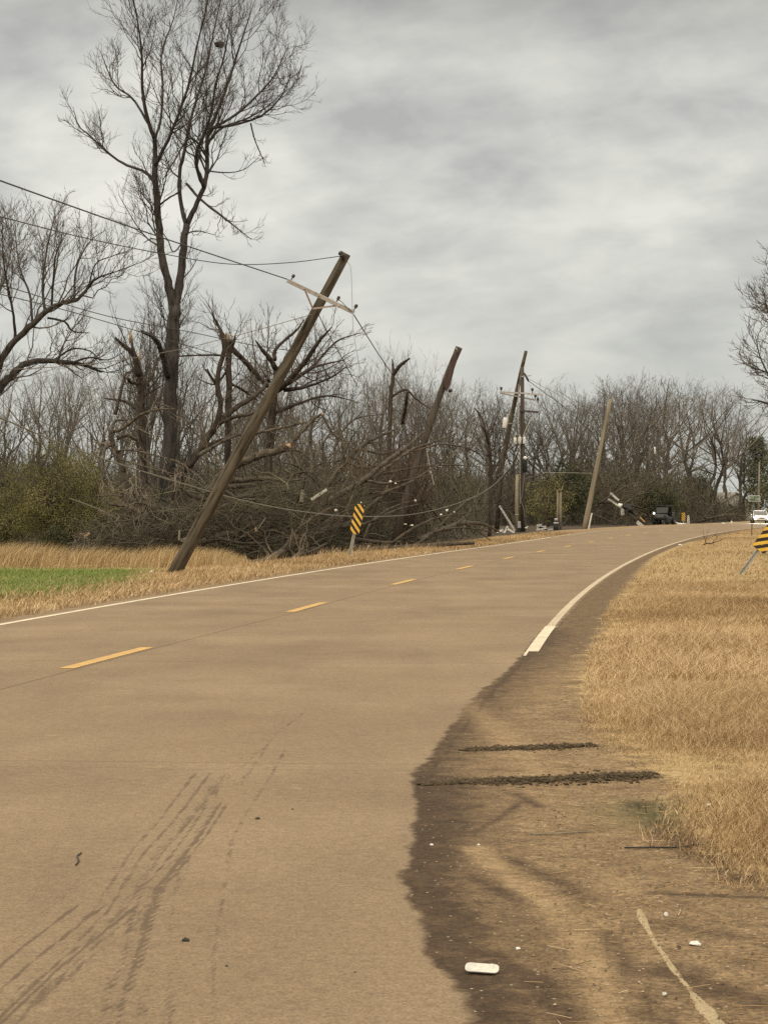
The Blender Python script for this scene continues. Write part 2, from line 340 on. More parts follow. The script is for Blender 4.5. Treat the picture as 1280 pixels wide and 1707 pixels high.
def masks(X, Y):
    s, t = XY2ST(X, Y); n = len(X); z = np.zeros(n); near = (Y > 4) & (Y < 48) & (np.abs(X) < 9)
    mud = z - 1.0; trk = z.copy(); drk = z.copy(); lgt = z.copy(); grs = z - 2
    i = np.where(near)[0]
    mud[i] = np.clip(sdf(X[i], Y[i], MUDP), -1, 1); j = i[(Y[i] < 22) & (t[i] > .3) & (t[i] < 3.2)]; trk[j] = np.maximum(strokes(X[j], Y[j], treads(TRK, 4)), .24 * strokes(X[j], Y[j], TRK, True)); drk[i] = .92 * strokes(X[i], Y[i], DRK, True); lgt[i] = strokes(X[i], Y[i], LGT, True)
    bd, _ = seg_dist(X[i], Y[i], [G(*p) for p in BND])
    wetb = (.10 * (1 - sm(12.6, 13.6, Y[i])) + .34 * (1 - sm(12.4, 13.4, Y[i])) * (1 - sm(.25, .75, bd)) + .62 * np.clip(1.15 - bd / (.030 * Y[i]), 0, 1) + .20 * hnoise(X[i] * 3.2, Y[i] * 1.3, 91)) * (Y[i] < 30) * (mud[i] > -.1)
    drk[i] = np.clip(np.maximum(drk[i], wetb), -.3, 1.2); drk = np.where((Y > 21) & (t < .05) & (t > -1.3), np.maximum(drk, .42 * sm(21, 25, Y)), drk)
    far = (Y >= 23.5) & (t < .1); mud = np.where(far, np.maximum(mud, np.clip(-.07 - t, -1, 1)), mud)
    j = np.where((Y > 4) & (Y < 300) & (t < 2))[0]; grs[j] = np.clip(sdf(X[j], Y[j], GRP), -2, 2)
    grs = np.where(t > 7.9, np.clip(t - 8.0, -1, 2), grs); mud = np.where(t > 7.6, 1, mud)
    px = 640 + F * X / np.maximum(Y, 1)
    lawn = sm(8.6, 9.6, t + .5 * hnoise(X, Y, 5)) * (1 - sm(67, 71, Y)) * (1 - sm(200, 265, px)) * (Y > 5)
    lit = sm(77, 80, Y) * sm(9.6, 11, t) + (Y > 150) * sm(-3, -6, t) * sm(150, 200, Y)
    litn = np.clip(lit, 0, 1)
    grn = lawn * np.clip(.8 + .5 * hnoise(X * 1.6, Y * 1.1, 57), .2, 1) + .35 * np.clip(1 - np.hypot((X - G(1075, 1360)[0]) / .45, (Y - 11.3) / .8), 0, 1) + .55 * sm(-3.6, -4.6, t) * sm(48, 62, s) * (1 - sm(95, 130, s))
    verge = sm(110, 130, s) * (1 - sm(180, 230, s)) * sm(7.4, 7.8, t) * (1 - sm(12, 14, t))
    return dict(mud=mud, trk=trk, drk=drk, lgt=lgt, grs=grs, grn=np.clip(grn, 0, 1), lit=litn, vrg=verge)
def sheet(name, sl, tl, zf, material, uvs=True):
    s, t = np.meshgrid(sl, tl, indexing='ij'); s = s.ravel(); t = t.ravel(); X, Y = ST(s, t); Z = zf(s, t)
    a, b = len(sl), len(tl); i = np.arange(a * b).reshape(a, b)
    Q = np.stack([i[:-1, :-1], i[:-1, 1:], i[1:, 1:], i[1:, :-1]], -1).reshape(-1, 4)[:, ::-1]
    o = link(name, mesh_np(name, np.stack([X, Y, Z], 1), Q, attrs=masks(X, Y), uv=np.stack([s, t], 1)), material)
    return prop(o, kind='structure')

def earth(name, road):
    m, t, b = mat(name); g = N(t, 'ShaderNodeNewGeometry'); pos = g.outputs['Position']
    A = {k: N(t, 'ShaderNodeAttribute', attribute_name=k).outputs['Fac'] for k in ('mud', 'trk', 'drk', 'lgt', 'grs', 'grn', 'lit', 'vrg')}
    nb = NOISE(t, pos, .35, 5, .6); nm = NOISE(t, pos, 2.6, 6, .62); nf = NOISE(t, pos, 17, 6, .7); nx = NOISE(t, pos, 90, 4, .7)
    st = NOISE(t, MAPV(t, pos, (13, 1.3, 1), rot=(0, 0, R_(4))), 3.0, 6, .65); sx = NOISE(t, pos, 48, 3, .6)
    # dusty asphalt
    asp = RAMP(t, nb, [(.3, (.180, .126, .080)), (.5, (.216, .155, .099)), (.7, (.254, .186, .122))])
    asp = MIX(t, RAMP(t, nm, [(.35, .0), (.75, .30)]), asp, (.195, .140, .086))
    asp = MIX(t, 1.0, asp, RAMP(t, nx, [(.25, .48), (.5, 1.0), (.75, 1.5)]), 'MULTIPLY')
    asp = MIX(t, 1.0, asp, RAMP(t, nf, [(.25, .78), (.5, 1.0), (.75, 1.16)]), 'MULTIPLY')
    # gravelly shoulder earth
    vor = N(t, 'ShaderNodeTexVoronoi'); vor.inputs['Scale'].default_value = 75; L(t, pos, vor.inputs['Vector'])
    vsep = N(t, 'ShaderNodeSeparateColor'); L(t, vor.outputs['Color'], vsep.inputs[0])
    grv = RAMP(t, nm, [(.3, (.130, .084, .045)), (.52, (.220, .148, .082)), (.72, (.315, .218, .125))])
    grv = MIX(t, 1.0, grv, RAMP(t, nf, [(.25, .50), (.5, 1.0), (.75, 1.42)]), 'MULTIPLY')
    grv = MIX(t, 1.0, grv, RAMP(t, vsep.outputs[0], [(0, .62), (.5, 1.0), (1, 1.35)]), 'MULTIPLY')
    peb = MATH(t, 'MULTIPLY', MATH(t, 'GREATER_THAN', vsep.outputs[1], .99), MATH(t, 'LESS_THAN', vor.outputs['Distance'], .42))
    wet = RAMP(t, nm, [(.3, (.044, .027, .016)), (.55, (.070, .043, .025)), (.75, (.112, .071, .040))])
    wet = MIX(t, 1.0, wet, RAMP(t, nf, [(.25, .65), (.5, 1.0), (.78, 1.35)]), 'MULTIPLY')
    wet = MIX(t, 1.0, wet, RAMP(t, vsep.outputs[0], [(0, .75), (.6, 1.0), (1, 1.25)]), 'MULTIPLY')
    dk = MATH(t, 'ADD', A['drk'], MATH(t, 'MULTIPLY', MATH(t, 'SUBTRACT', MATH(t, 'ADD', MATH(t, 'MULTIPLY', nm, .6), MATH(t, 'MULTIPLY', nf, .4)), .5), 2.3))
    nmid = NOISE(t, pos, 6.5, 6, .72, .6); dk = MATH(t, 'ADD', dk, MATH(t, 'MULTIPLY', MATH(t, 'SUBTRACT', nmid, .5), 1.5)); dk = MATH(t, 'SUBTRACT', dk, MATH(t, 'MULTIPLY', A['lgt'], .9))
    dirt = MIX(t, RAMP(t, dk, [(.05, 0.0), (.75, 1.0)]), grv, wet)
    dirt = MIX(t, MATH(t, 'MULTIPLY', A['lgt'], .65), dirt, MIX(t, 1.0, (.36, .25, .14), RAMP(t, nf, [(.25, .7), (.75, 1.25)]), 'MULTIPLY'))
    dirt = MIX(t, MATH(t, 'MULTIPLY', peb, .75), dirt, (.50, .44, .36))
    col = asp
    if road:
        col = MIX(t, 1.0, col, RAMP(t, NOISE(t, MAPV(t, pos, (1, .22, 1), rot=(0, 0, R_(8))), 1.1, 5, .6), [(.3, (.88, .87, .86)), (.5, 1.0), (.7, (1.08, 1.07, 1.05))]), 'MULTIPLY')
        uvn = N(t, 'ShaderNodeUVMap'); us = N(t, 'ShaderNodeSeparateXYZ'); L(t, uvn.outputs[0], us.inputs[0]); s_, t_ = us.outputs[0], us.outputs[1]
        wob = MATH(t, 'MULTIPLY', MATH(t, 'SUBTRACT', NOISE(t, pos, 1.1, 4, .6), .5), .35)
        def line(coord, at, half, wv=1.0):
            d = MATH(t, 'ABSOLUTE', MATH(t, 'SUBTRACT', MATH(t, 'ADD', coord, MATH(t, 'MULTIPLY', wob, wv)), at)); return MATH(t, 'LESS_THAN', d, half)
        tcn = MATH(t, 'SUBTRACT', t_, MATH(t, 'MULTIPLY', .31, MATH(t, 'MINIMUM', 1.5, MATH(t, 'MAXIMUM', 0.0, MATH(t, 'DIVIDE', MATH(t, 'SUBTRACT', 33.0, s_), 12.0))))); ck = line(tcn, 3.94, .016, .12)
        for at, hw in ((13.45, .010), (22.3, .016), (13.1, .006), (37.5, .02), (57, .03), (83, .05)): ck = MATH(t, 'MAXIMUM', ck, MATH(t, 'MULTIPLY', line(s_, at, hw), MATH(t, 'GREATER_THAN', NOISE(t, pos, .7, 2), .43)))
        col = MIX(t, MATH(t, 'MULTIPLY', ck, .62), col, (.085, .060, .040))
        tv = MATH(t, 'ADD', A['trk'], MATH(t, 'MULTIPLY', MATH(t, 'SUBTRACT', st, .5), 1.5)); tv = MATH(t, 'ADD', tv, MATH(t, 'MULTIPLY', MATH(t, 'SUBTRACT', sx, .5), .9))
        tv = MATH(t, 'ADD', tv, MATH(t, 'MULTIPLY', MATH(t, 'SUBTRACT', NOISE(t, pos, 5, 4, .65), .5), 1.3)); tv = MATH(t, 'MULTIPLY', RAMP(t, tv, [(.28, 0.0), (.72, 1.0)]), RAMP(t, A['trk'], [(.04, 0.0), (.3, 1.0)]))
        col = MIX(t, MATH(t, 'MULTIPLY', tv, .74), col, (.088, .060, .040))
        blot = RAMP(t, NOISE(t, MAPV(t, pos, (1, 1, 1), (9, 4, 0)), 1.9, 7, .7), [(.60, 0.0), (.70, .45)])
        col = MIX(t, blot, col, (.155, .108, .070))
        spill = RAMP(t, NOISE(t, MAPV(t, pos, (1, 1, 1), (2, 14, 0)), 2.4, 6, .65), [(.63, 0.0), (.74, .3)])
        col = MIX(t, spill, col, (.44, .34, .22))
    edge = MATH(t, 'ADD', A['mud'], MATH(t, 'MULTIPLY', MATH(t, 'SUBTRACT', MATH(t, 'ADD', MATH(t, 'MULTIPLY', nm, .7), MATH(t, 'MULTIPLY', nf, .3)), .5), .30))
    col = MIX(t, RAMP(t, edge, [(.0, 0.0), (.035, 1.0)]), col, dirt)
    if not road:
        soil = RAMP(t, nm, [(.3, (.200, .135, .062)), (.5, (.330, .232, .112)), (.7, (.420, .305, .160))])
        soil = MIX(t, 1.0, soil, RAMP(t, nf, [(.25, .6), (.5, 1.0), (.75, 1.25)]), 'MULTIPLY')
        soil = MIX(t, A['vrg'], soil, MIX(t, nm, (.17, .11, .06), (.33, .23, .13)))
        ge = MATH(t, 'ADD', A['grs'], MATH(t, 'MULTIPLY', MATH(t, 'SUBTRACT', MATH(t, 'ADD', MATH(t, 'MULTIPLY', nm, .6), MATH(t, 'MULTIPLY', nf, .4)), .5), 1.3))
        col = MIX(t, RAMP(t, ge, [(-.0, 0.0), (.2, 1.0)]), col, soil)
        gn = MATH(t, 'MULTIPLY', A['grn'], RAMP(t, nf, [(.3, .5), (.6, 1.0)]))
        col = MIX(t, gn, col, RAMP(t, nm, [(.35, (.085, .10, .032)), (.65, (.13, .17, .045))]))
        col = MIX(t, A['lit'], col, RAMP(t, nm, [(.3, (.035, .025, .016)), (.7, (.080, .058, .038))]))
    L(t, col, b.inputs['Base Color']); b.inputs['Roughness'].default_value = .93; b.inputs['Specular IOR Level'].default_value = .2
    bp = N(t, 'ShaderNodeBump'); bp.inputs['Distance'].default_value = .02; L(t, MATH(t, 'ADD', .25, MATH(t, 'MULTIPLY', RAMP(t, edge, [(0, 0.0), (.03, 1.0)]), .5)), bp.inputs['Strength'])
    L(t, MATH(t, 'ADD', MATH(t, 'MULTIPLY', nf, .6), MATH(t, 'MULTIPLY', nx, .4)), bp.inputs['Height']); L(t, bp.outputs[0], b.inputs['Normal'])
    return m
M['road'] = earth('dusty asphalt', True); M['ground'] = earth('ground', False)
sl = np.concatenate([np.arange(-14, 4, 2.0), np.arange(4, 5.6, .4), np.arange(5.6, 14, .045), np.arange(14, 27, .09), np.arange(27, 60, .4), np.arange(60, 150, 1.5), np.arange(150, 440, 4)])
tr = np.concatenate([np.arange(-.40, .5, .03), np.arange(.5, 2.5, .0115), np.arange(2.5, 7.3, .05), [7.3, 7.38, 7.47]])
sheet('road', sl, tr, lambda s, t: road_z(s, t) + .0005 + .0035 * sm(-.40, -.1, t), M['road'])
sl2 = np.concatenate([[-60, -30], np.arange(-14, 4, 2.0), np.arange(4, 5.6, .4), np.arange(5.6, 14, .05), np.arange(14, 27, .1), np.arange(27, 60, .4), np.arange(60, 150, 1.2), np.arange(150, 440, 5), np.arange(450, 1500, 60), [2200, 3600]])
tg = np.concatenate([[-2500, -900, -300, -120, -60, -35, -25, -18, -14], np.arange(-11, -5, .35), np.arange(-5, -.44, .05), [-.43, -.40, -.36, -.28, 0, 2, 4, 6, 7.4, 7.46, 7.52], np.arange(7.6, 13, .1), np.arange(13, 24, .6), np.arange(24, 80, 4), [100, 150, 220, 300, 450, 700, 1200, 2500]])
sheet('ground', sl2, tg, ground_z, M['ground'])

# ---- painted markings, 4 mm above the road
def paint_mat(name, a, b_, worn):
    m, t, b = mat(name); g = N(t, 'ShaderNodeNewGeometry'); f = NOISE(t, g.outputs['Position'], 5, 6, .65); f2 = NOISE(t, g.outputs['Position'], 45, 4, .65)
    w = MATH(t, 'ADD', MATH(t, 'MULTIPLY', f, .5), MATH(t, 'MULTIPLY', f2, .5))
    c = RAMP(t, w, [(.36, (.30, .215, .135)), (.36 + worn, b_), (.66, a)]); L(t, c, b.inputs['Base Color']); b.inputs['Roughness'].default_value = .8; return m
M['white_line'] = paint_mat('white road paint', (.70, .62, .50), (.55, .46, .34), .10); M['white_line_dirty'] = paint_mat('dirty white road paint', (.62, .53, .40), (.44, .355, .25), .15)
M['yellow_line'] = paint_mat('yellow road paint', (.62, .38, .10), (.47, .28, .085), .13)
def marking(name, s0, s1, t0, t1, material, ds=1.0, skew=0.0):
    k = max(2, int((s1 - s0) / ds) + 1); ss = np.linspace(s0, s1, k); V = []
    for i, s in enumerate(ss):
        for tt, e in ((t0 + skew * i / (k - 1), 0), (t1 + skew * i / (k - 1), 0)):
            x, y = ST(s + (e if 0 < 1 else 0), tt); V.append((float(x), float(y), float(road_z(s, tt)) + .008))
    Q = [(2 * i + 1, 2 * i, 2 * i + 2, 2 * i + 3) for i in range(k - 1)]
    return prop(link(name, mesh_np(name, V, Q), material), kind='structure')
marking('edge_line', 29.5, 430, -.05, .06, M['white_line_dirty']); marking('edge_line', 24.2, 29.494, -.06, .075, M['white_line']); marking('edge_line', 23.5, 24.194, .045, .075, M['white_line'], .2, .0)
marking('edge_line', -14, 118, 7.22, 7.34, M['white_line']); marking('edge_line', 118.5, 430, 7.22, 7.34, M['white_line_dirty'])
def s_of(Y, t):
    return float(XY2ST(np.array([float(ST(Y, t)[0])]), np.array([Y]))[0][0])
for a, b_ in [(9.3, 12.4), (21.6, 24.9), (33.6, 37.0), (45.9, 49.4), (57.9, 61.4), (70, 73), (81, 84.2), (92.7, 96)] + [(92.7 + 11.9 * k, 95.9 + 11.9 * k) for k in range(1, 18)]:
    d = float(Rd(a)) * 4.05
    e0 = .31 * min(1.5, max(0, (33 - a + d) / 12)); marking('centre_line_dash', a - d, b_ - d, 3.98 + e0, 4.13 + e0, M['yellow_line'], .5, .31 * min(1.5, max(0, (33 - b_ + d) / 12)) - e0)

# ------------------------------------------------------------------ plants: vectorised limbs and twigs
def resample(pts, n, jit=0.0):
    """Catmull-Rom through points (rows: x,y,z,r)"""
    p = np.asarray(pts, float); p = np.vstack([2 * p[0] - p[1], p, 2 * p[-1] - p[-2]]); m = len(p) - 3
    u = np.linspace(0, m - 1e-6, n); i = u.astype(int); f = (u - i)[:, None]; a, b, c, d = p[i], p[i + 1], p[i + 2], p[i + 3]
    o = .5 * (2 * b + (c - a) * f + (2 * a - 5 * b + 4 * c - d) * f ** 2 + (3 * b - a - 3 * c + d) * f ** 3)
    o[:, 3] = np.maximum(o[:, 3], np.minimum(p[1:-1, 3].min(), .01))
    if jit: o[1:-1, :3] += rng.normal(size=(n - 2, 3)) * jit * o[1:-1, 3:4]
    return o
def tubes(PP, RR, sides, rough=0.0):
    """PP (N,K,3), RR (N,K) -> verts, quads"""
    PP = np.asarray(PP, float); RR = np.asarray(RR, float); n, K, _ = PP.shape
    T = np.gradient(PP, axis=1); T /= np.linalg.norm(T, axis=2, keepdims=True) + 1e-9
    d = PP[:, -1] - PP[:, 0]; d /= np.linalg.norm(d, axis=1, keepdims=True) + 1e-9
    ref = np.where(np.abs(d[:, 1:2]) < .8, np.array([[0, 1., 0]]), np.array([[1., 0, 0]])); ref = ref[:, None, :]
    U = ref - T * (ref * T).sum(2, keepdims=True); U /= np.linalg.norm(U, axis=2, keepdims=True) + 1e-9; Wv = np.cross(T, U)
    a = np.arange(sides) * 2 * np.pi / sides
    rr = RR[:, :, None] * np.ones(sides)
    if rough: rr = rr * (1 + rough * rng.normal(size=(n, K, sides)))
    V = PP[:, :, None, :] + rr[..., None] * (U[:, :, None, :] * np.cos(a)[None, None, :, None] + Wv[:, :, None, :] * np.sin(a)[None, None, :, None])
    idx = np.arange(n * K * sides).reshape(n, K, sides); j = np.roll(idx, -1, axis=2)
    Q = np.stack([idx[:, :-1], j[:, :-1], j[:, 1:], idx[:, 1:]], -1).reshape(-1, 4)
    return V.reshape(-1, 3), Q
def merge(parts):
    V = []; Q = []; b = 0
    for v, q in parts:
        if len(v) == 0: continue
        V.append(v); Q.append(q + b); b += len(v)
    return np.concatenate(V), np.concatenate(Q)
def grow(PP, RR, per_m, ratio, ang=(30, 60), trop=.25, tmin=.2, K=4, wob=.10, rfac=.55, rmin=.006, lmax=9, lmin=.12, nmax=40, nmin=1, rk=.02, bias=None):
    """children of every parent branch"""
    n, k, _ = PP.shape; seg = np.linalg.norm(np.diff(PP, axis=1), axis=2); Lp = seg.sum(1)
    cnt = np.clip((Lp * per_m * rng.uniform(.7, 1.3, n)).astype(int), nmin, nmax); pid = np.repeat(np.arange(n), cnt); m = len(pid)
    u = tmin + (1 - tmin) * rng.random(m) ** .85; x = u * (k - 1) * .999; i = x.astype(int); f = (x - i)[:, None]
    p0 = PP[pid, i] * (1 - f) + PP[pid, i + 1] * f; T = PP[pid, i + 1] - PP[pid, i]; T /= np.linalg.norm(T, axis=1, keepdims=True) + 1e-9
    rp = RR[pid, i] * (1 - f[:, 0]) + RR[pid, i + 1] * f[:, 0]
    rv = rng.normal(size=(m, 3)); pr = rv - T * (rv * T).sum(1, keepdims=True); pr /= np.linalg.norm(pr, axis=1, keepdims=True) + 1e-9
    a = np.radians(rng.uniform(ang[0], ang[1], m))[:, None]; D = T * np.cos(a) + pr * np.sin(a)
    if bias is not None: D = D + np.asarray(bias); D /= np.linalg.norm(D, axis=1, keepdims=True)
    Lc = np.clip(Lp[pid] * ratio * (1.15 - .75 * u) * rng.uniform(.55, 1.35, m), lmin, lmax)
    s = np.linspace(0, 1, K); up = np.array([0, 0, 1.])
    C = p0[:, None] + D[:, None] * (Lc[:, None] * s)[..., None] + up * (trop * Lc[:, None] * s ** 2)[..., None]
    w = np.cumsum(rng.normal(size=(m, K, 3)) * wob, axis=1); w -= w[:, :1]; C = C + w * Lc[:, None, None] / K ** .5
    r0 = np.maximum(np.minimum(rp * rfac, Lc * rk), rmin); Rc = r0[:, None] * (1 - .72 * s); return C, np.maximum(Rc, rmin * .55)
def px_limb(pts, Y, dY=0.0, n=None, bow=0.0):
    """a limb traced as (x, y, width) at distance Y, leaving the picture's plane by dY"""
    k = len(pts); q = []
    for i, (x, y, w) in enumerate(pts):
        u = i / (k - 1); yy = Y + dY * u + bow * math.sin(math.pi * u); q.append((*P(x, y, yy), w / 2 * yy / F))
    return resample(q, n or max(8, 4 * k), .10)
def same_k(limbs, K=14):
    o = [resample(l[np.linspace(0, len(l) - 1, min(len(l), 9)).astype(int)], K) for l in limbs]
    return np.stack([a[:, :3] for a in o]), np.stack([a[:, 3] for a in o])
def capped(t):
    a, b = t[0].copy(), t[-1].copy(); a[3] *= .05; b[3] *= .05; a[:3] += (t[0, :3] - t[1, :3]) * .02; b[:3] += (t[-1, :3] - t[-2, :3]) * .02
    return np.vstack([a, t, b])
def plant(name, label, cat, base, trunk, limbs, twig_levels, bark, twig, group=None, twig_on_trunk=True, limb_name='limb', crown_name='crown', tkeep=None, sides=3):
    """thing > trunk, limb ..., crown.  twig_levels: list of dicts for grow()"""
    root = empty(name, base, label, cat, group); base = np.asarray(base)
    v, q = merge([tubes(capped(t)[None, :, :3], capped(t)[None, :, 3], 12, .05) for t in trunk]); link('trunk', mesh_np('trunk', v - base, q), bark, root)
    for l in limbs:
        v, q = tubes(capped(l)[None, :, :3], capped(l)[None, :, 3], 8, .05); link(limb_name, mesh_np(limb_name, v - base, q), bark, root)
    src = (trunk if twig_on_trunk else []) + limbs
    if twig_levels:
        PP, RR = same_k(src); out = []
        for lv in twig_levels:
            PP, RR = grow(PP, RR, **lv)
            if tkeep is not None:
                _, tt = XY2ST(PP[..., 0].ravel(), PP[..., 1].ravel()); kk = (tt.reshape(PP.shape[:2]) > tkeep).all(1); PP, RR = PP[kk], RR[kk]
                if not len(PP): break
            out.append(tubes(PP, RR, sides))
        if not out: return root
        v, q = merge(out); link(crown_name, mesh_np(crown_name, v - base, q), twig, root)
    return root
UPW = [dict(per_m=2.2, ratio=.42, ang=(25, 55), trop=.35, K=6, rmin=.012, nmax=14, lmax=3.2, lmin=.5, wob=.11), dict(per_m=3.6, ratio=.5, ang=(25, 55), trop=.30, K=5, rmin=.0085, nmax=8, lmax=1.4, lmin=.3, wob=.12, nmin=2), dict(per_m=5, ratio=.55, ang=(20, 50), trop=.25, K=4, rmin=.0065, nmax=6, lmax=.7, lmin=.15, wob=.12, nmin=2)]

# ---- the tall forked tree
Y0 = 90; bx = P(277, 905, Y0); bx[2] = gz(bx[0], bx[1]) - .1
tk = px_limb([(277, 925, 38), (279, 860, 32), (281, 790, 29), (284, 700, 27), (286, 620, 26), (288, 560, 25), (291, 512, 24)], Y0)
tl = px_limb([(291, 520, 20), (281, 475, 16), (271, 430, 14.5), (266, 390, 14), (262, 340, 12.5), (259, 300, 12), (259, 262, 10), (258, 230, 8)], Y0, -.4)
trr = px_limb([(291, 520, 19), (302, 455, 15), (307, 405, 14), (312, 374, 13)], Y0, .4)
hl = [px_limb([(258, 232, 8), (247, 200, 7), (238, 150, 5.5), (237, 100, 4.5), (232, 50, 3), (222, 0, 2.2), (205, -40, 1.2)], Y0 - .4, -2.5),
      px_limb([(259, 275, 7), (275, 245, 6), (292, 205, 5.5), (315, 140, 4.6), (328, 80, 3.5), (345, 10, 2.5), (352, -40, 1.2)], Y0 - .4, -3.5),
      px_limb([(258, 302, 7.5), (240, 286, 5.5), (205, 272, 4.8), (175, 250, 4), (148, 224, 3), (132, 210, 2.2), (122, 178, 1)], Y0 - .4, 2),
      px_limb([(247, 205, 5), (222, 165, 4), (195, 145, 3.2), (182, 122, 2.4), (168, 85, 1)], Y0 - .8, 2.5),
      px_limb([(258, 235, 5), (268, 200, 4.5), (272, 150, 4), (270, 90, 3), (290, 30, 2), (300, -20, 1)], Y0 - .5, 3),
      px_limb([(312, 378, 8), (302, 340, 7.5), (300, 290, 7), (308, 250, 6), (318, 200, 5.2), (330, 160, 4.4), (345, 110, 3.6), (355, 60, 2.8), (368, 0, 2), (372, -30, 1)], Y0 + .4, 3.5),
      px_limb([(312, 376, 10), (330, 335, 9), (340, 310, 8.5), (346, 280, 8), (345, 240, 7.5), (350, 215, 7), (362, 188, 5.8), (380, 140, 4.8), (396, 90, 3.6), (412, 40, 2.4), (425, 0, 1)], Y0 + .4, 1),
      px_limb([(340, 312, 7), (330, 285, 6.5), (328, 255, 6), (340, 225, 5.5), (352, 190, 4.6), (360, 140, 3.6), (375, 90, 2.8), (385, 30, 1.6)], Y0 + .5, -4),
      px_limb([(350, 217, 6), (388, 195, 5), (420, 168, 4.4), (455, 130, 3), (470, 100, 2), (482, 75, 1)], Y0 + .8, 4),
      px_limb([(352, 214, 5.4), (400, 206, 4.4), (440, 190, 3.6), (468, 162, 2.4), (486, 122, 1)], Y0 + .8, -3.5),
      px_limb([(345, 240, 4.5), (370, 214, 4), (415, 196, 3), (445, 178, 2), (476, 150, 1)], Y0 + .8, 1.5),
      px_limb([(311, 306, 5), (335, 333, 4.5), (370, 360, 4), (385, 372, 3), (420, 400, 1)], Y0 + .4, -3), px_limb([(346, 285, 3), (380, 288, 2.2), (408, 282, 1.6), (432, 262, 1)], Y0 + .5, 2),
      px_limb([(262, 345, 4), (282, 330, 3.4), (300, 318, 2.8), (303, 300, 2)], Y0 - .3, 1), px_limb([(308, 400, 3), (290, 420, 2.4), (280, 400, 2), (262, 375, 1.4)], Y0, -2),
      px_limb([(418, 205, 3), (424, 230, 2.4), (434, 255, 2), (442, 273, 1)], Y0 + 1.5, .3), px_limb([(345, 262, 4), (318, 230, 3.4), (290, 270, 2.6), (272, 300, 2)], Y0 + .5, -2),
      px_limb([(281, 628, 13), (274, 600, 11), (266, 577, 9.5), (255, 562, 8), (236, 552, 5)], Y0 - .2, -2), px_limb([(310, 390, 3), (330, 385, 2), (360, 392, 1)], Y0, 1.5),
      px_limb([(300, 470, 2.4), (318, 450, 2), (330, 430, 1)], Y0 + .2, 1.5), px_limb([(240, 405, 1.4), (252, 398, 2), (263, 400, 2.4)], Y0 - .2, .5)]
for l_ in (tk, tl, trr): l_[:, 3] *= .86
for l_ in hl: l_[:, 3] *= .9
hero = plant('bare_tree', 'tall bare forked tree rising far above the others, behind the leaning pole', 'tree', bx, [tk, tl, trr], hl, [dict(UPW[0], per_m=2.2, nmax=20, ang=(20, 46), lmax=2.0), dict(UPW[1], per_m=4.2, nmax=10), dict(UPW[2], per_m=6)], M['bark_tall'], M['twig_tall'])
nb = MB(); q = P(366, 74, Y0 + 3)
for k in range(26):
    d = Vector(rng.normal(size=3)).normalized(); nb.tube([Vector(q) + d * .16 - d.orthogonal() * .12, Vector(q) + d * .14 + d.orthogonal() * .12], .007, 4)
nb.lathe([(.02, -.14), (.17, -.08), (.22, .02), (.18, .08), (.05, .1)], q, n=10)
nb.solo('bird_nest', M['bark_tall'], 'dark twig nest high in the crown of the tall forked tree', 'nest')

# ---- left tree with long arching limbs
Y1 = 82; b1 = np.array(P(-95, 930, Y1)); b1[2] = gz(b1[0], b1[1]) - .1
t1 = px_limb([(-95, 945, 56), (-85, 850, 48), (-60, 740, 44), (-30, 680, 34), (-8, 640, 26)], Y1)
l1 = [px_limb([(-22, 668, 24), (0, 608, 17), (22, 572, 15), (55, 541, 14), (85, 515, 12), (106, 505, 9), (130, 499, 8), (148, 478, 6.4), (162, 464, 5), (188, 455, 3), (222, 443, 1.2)], Y1, -3),
      px_limb([(-30, 690, 24), (0, 646, 19), (25, 622, 16), (45, 606, 14), (80, 601, 12), (120, 605, 10), (145, 610, 8), (170, 620, 5)], Y1, 3),
      px_limb([(76, 524, 7), (72, 480, 6), (76, 432, 4.6), (84, 392, 3), (92, 358, 1.2)], Y1 - 1, 2), px_limb([(86, 516, 5.6), (90, 460, 4.6), (95, 420, 3), (110, 390, 1.2)], Y1 - 1, -2),
      px_limb([(124, 500, 6), (127, 452, 4.6), (140, 418, 3.4), (155, 398, 2.2), (176, 384, 1.2)], Y1 - 1.5, 1), px_limb([(55, 542, 6), (50, 490, 5), (35, 452, 4), (28, 410, 2.6), (26, 374, 1.2)], Y1 - .8, 2),
      px_limb([(26, 572, 8), (24, 530, 6), (14, 480, 5), (6, 430, 3), (4, 376, 1.2)], Y1 - .5, -2), px_limb([(80, 530, 5), (108, 536, 4.5), (122, 552, 3.6), (150, 555, 1.6)], Y1 - 1, 1),
      px_limb([(120, 605, 6), (150, 596, 4), (180, 600, 2.4), (205, 588, 1.2)], Y1 + 2, 1), px_limb([(98, 602, 4), (105, 580, 3), (115, 555, 1.6), (140, 530, 1)], Y1 + 2, 2),
      px_limb([(92, 600, 5), (120, 582, 4), (150, 585, 3), (170, 604, 1.2)], Y1 + 2, -1), px_limb([(-10, 630, 14), (-40, 560, 11), (-60, 480, 7), (-70, 380, 2)], Y1, 2),
      px_limb([(0, 600, 8), (-10, 520, 6), (10, 460, 4), (22, 400, 1.2)], Y1 - .6, 3), px_limb([(148, 478, 4), (160, 440, 3), (185, 428, 2), (205, 420, 1)], Y1 - 2.4, -1)]
for l_ in l1: l_[:, 3] *= .74
plant('bare_tree', 'bare tree at the left edge with two long thick arching limbs', 'tree', b1, [t1], l1, [dict(UPW[0], per_m=3.4, nmax=20, lmax=1.9, trop=.5), dict(UPW[1], lmax=1.0, per_m=4.5), dict(UPW[2], lmax=.5)], M['bark_tall'], M['twig_brown'])

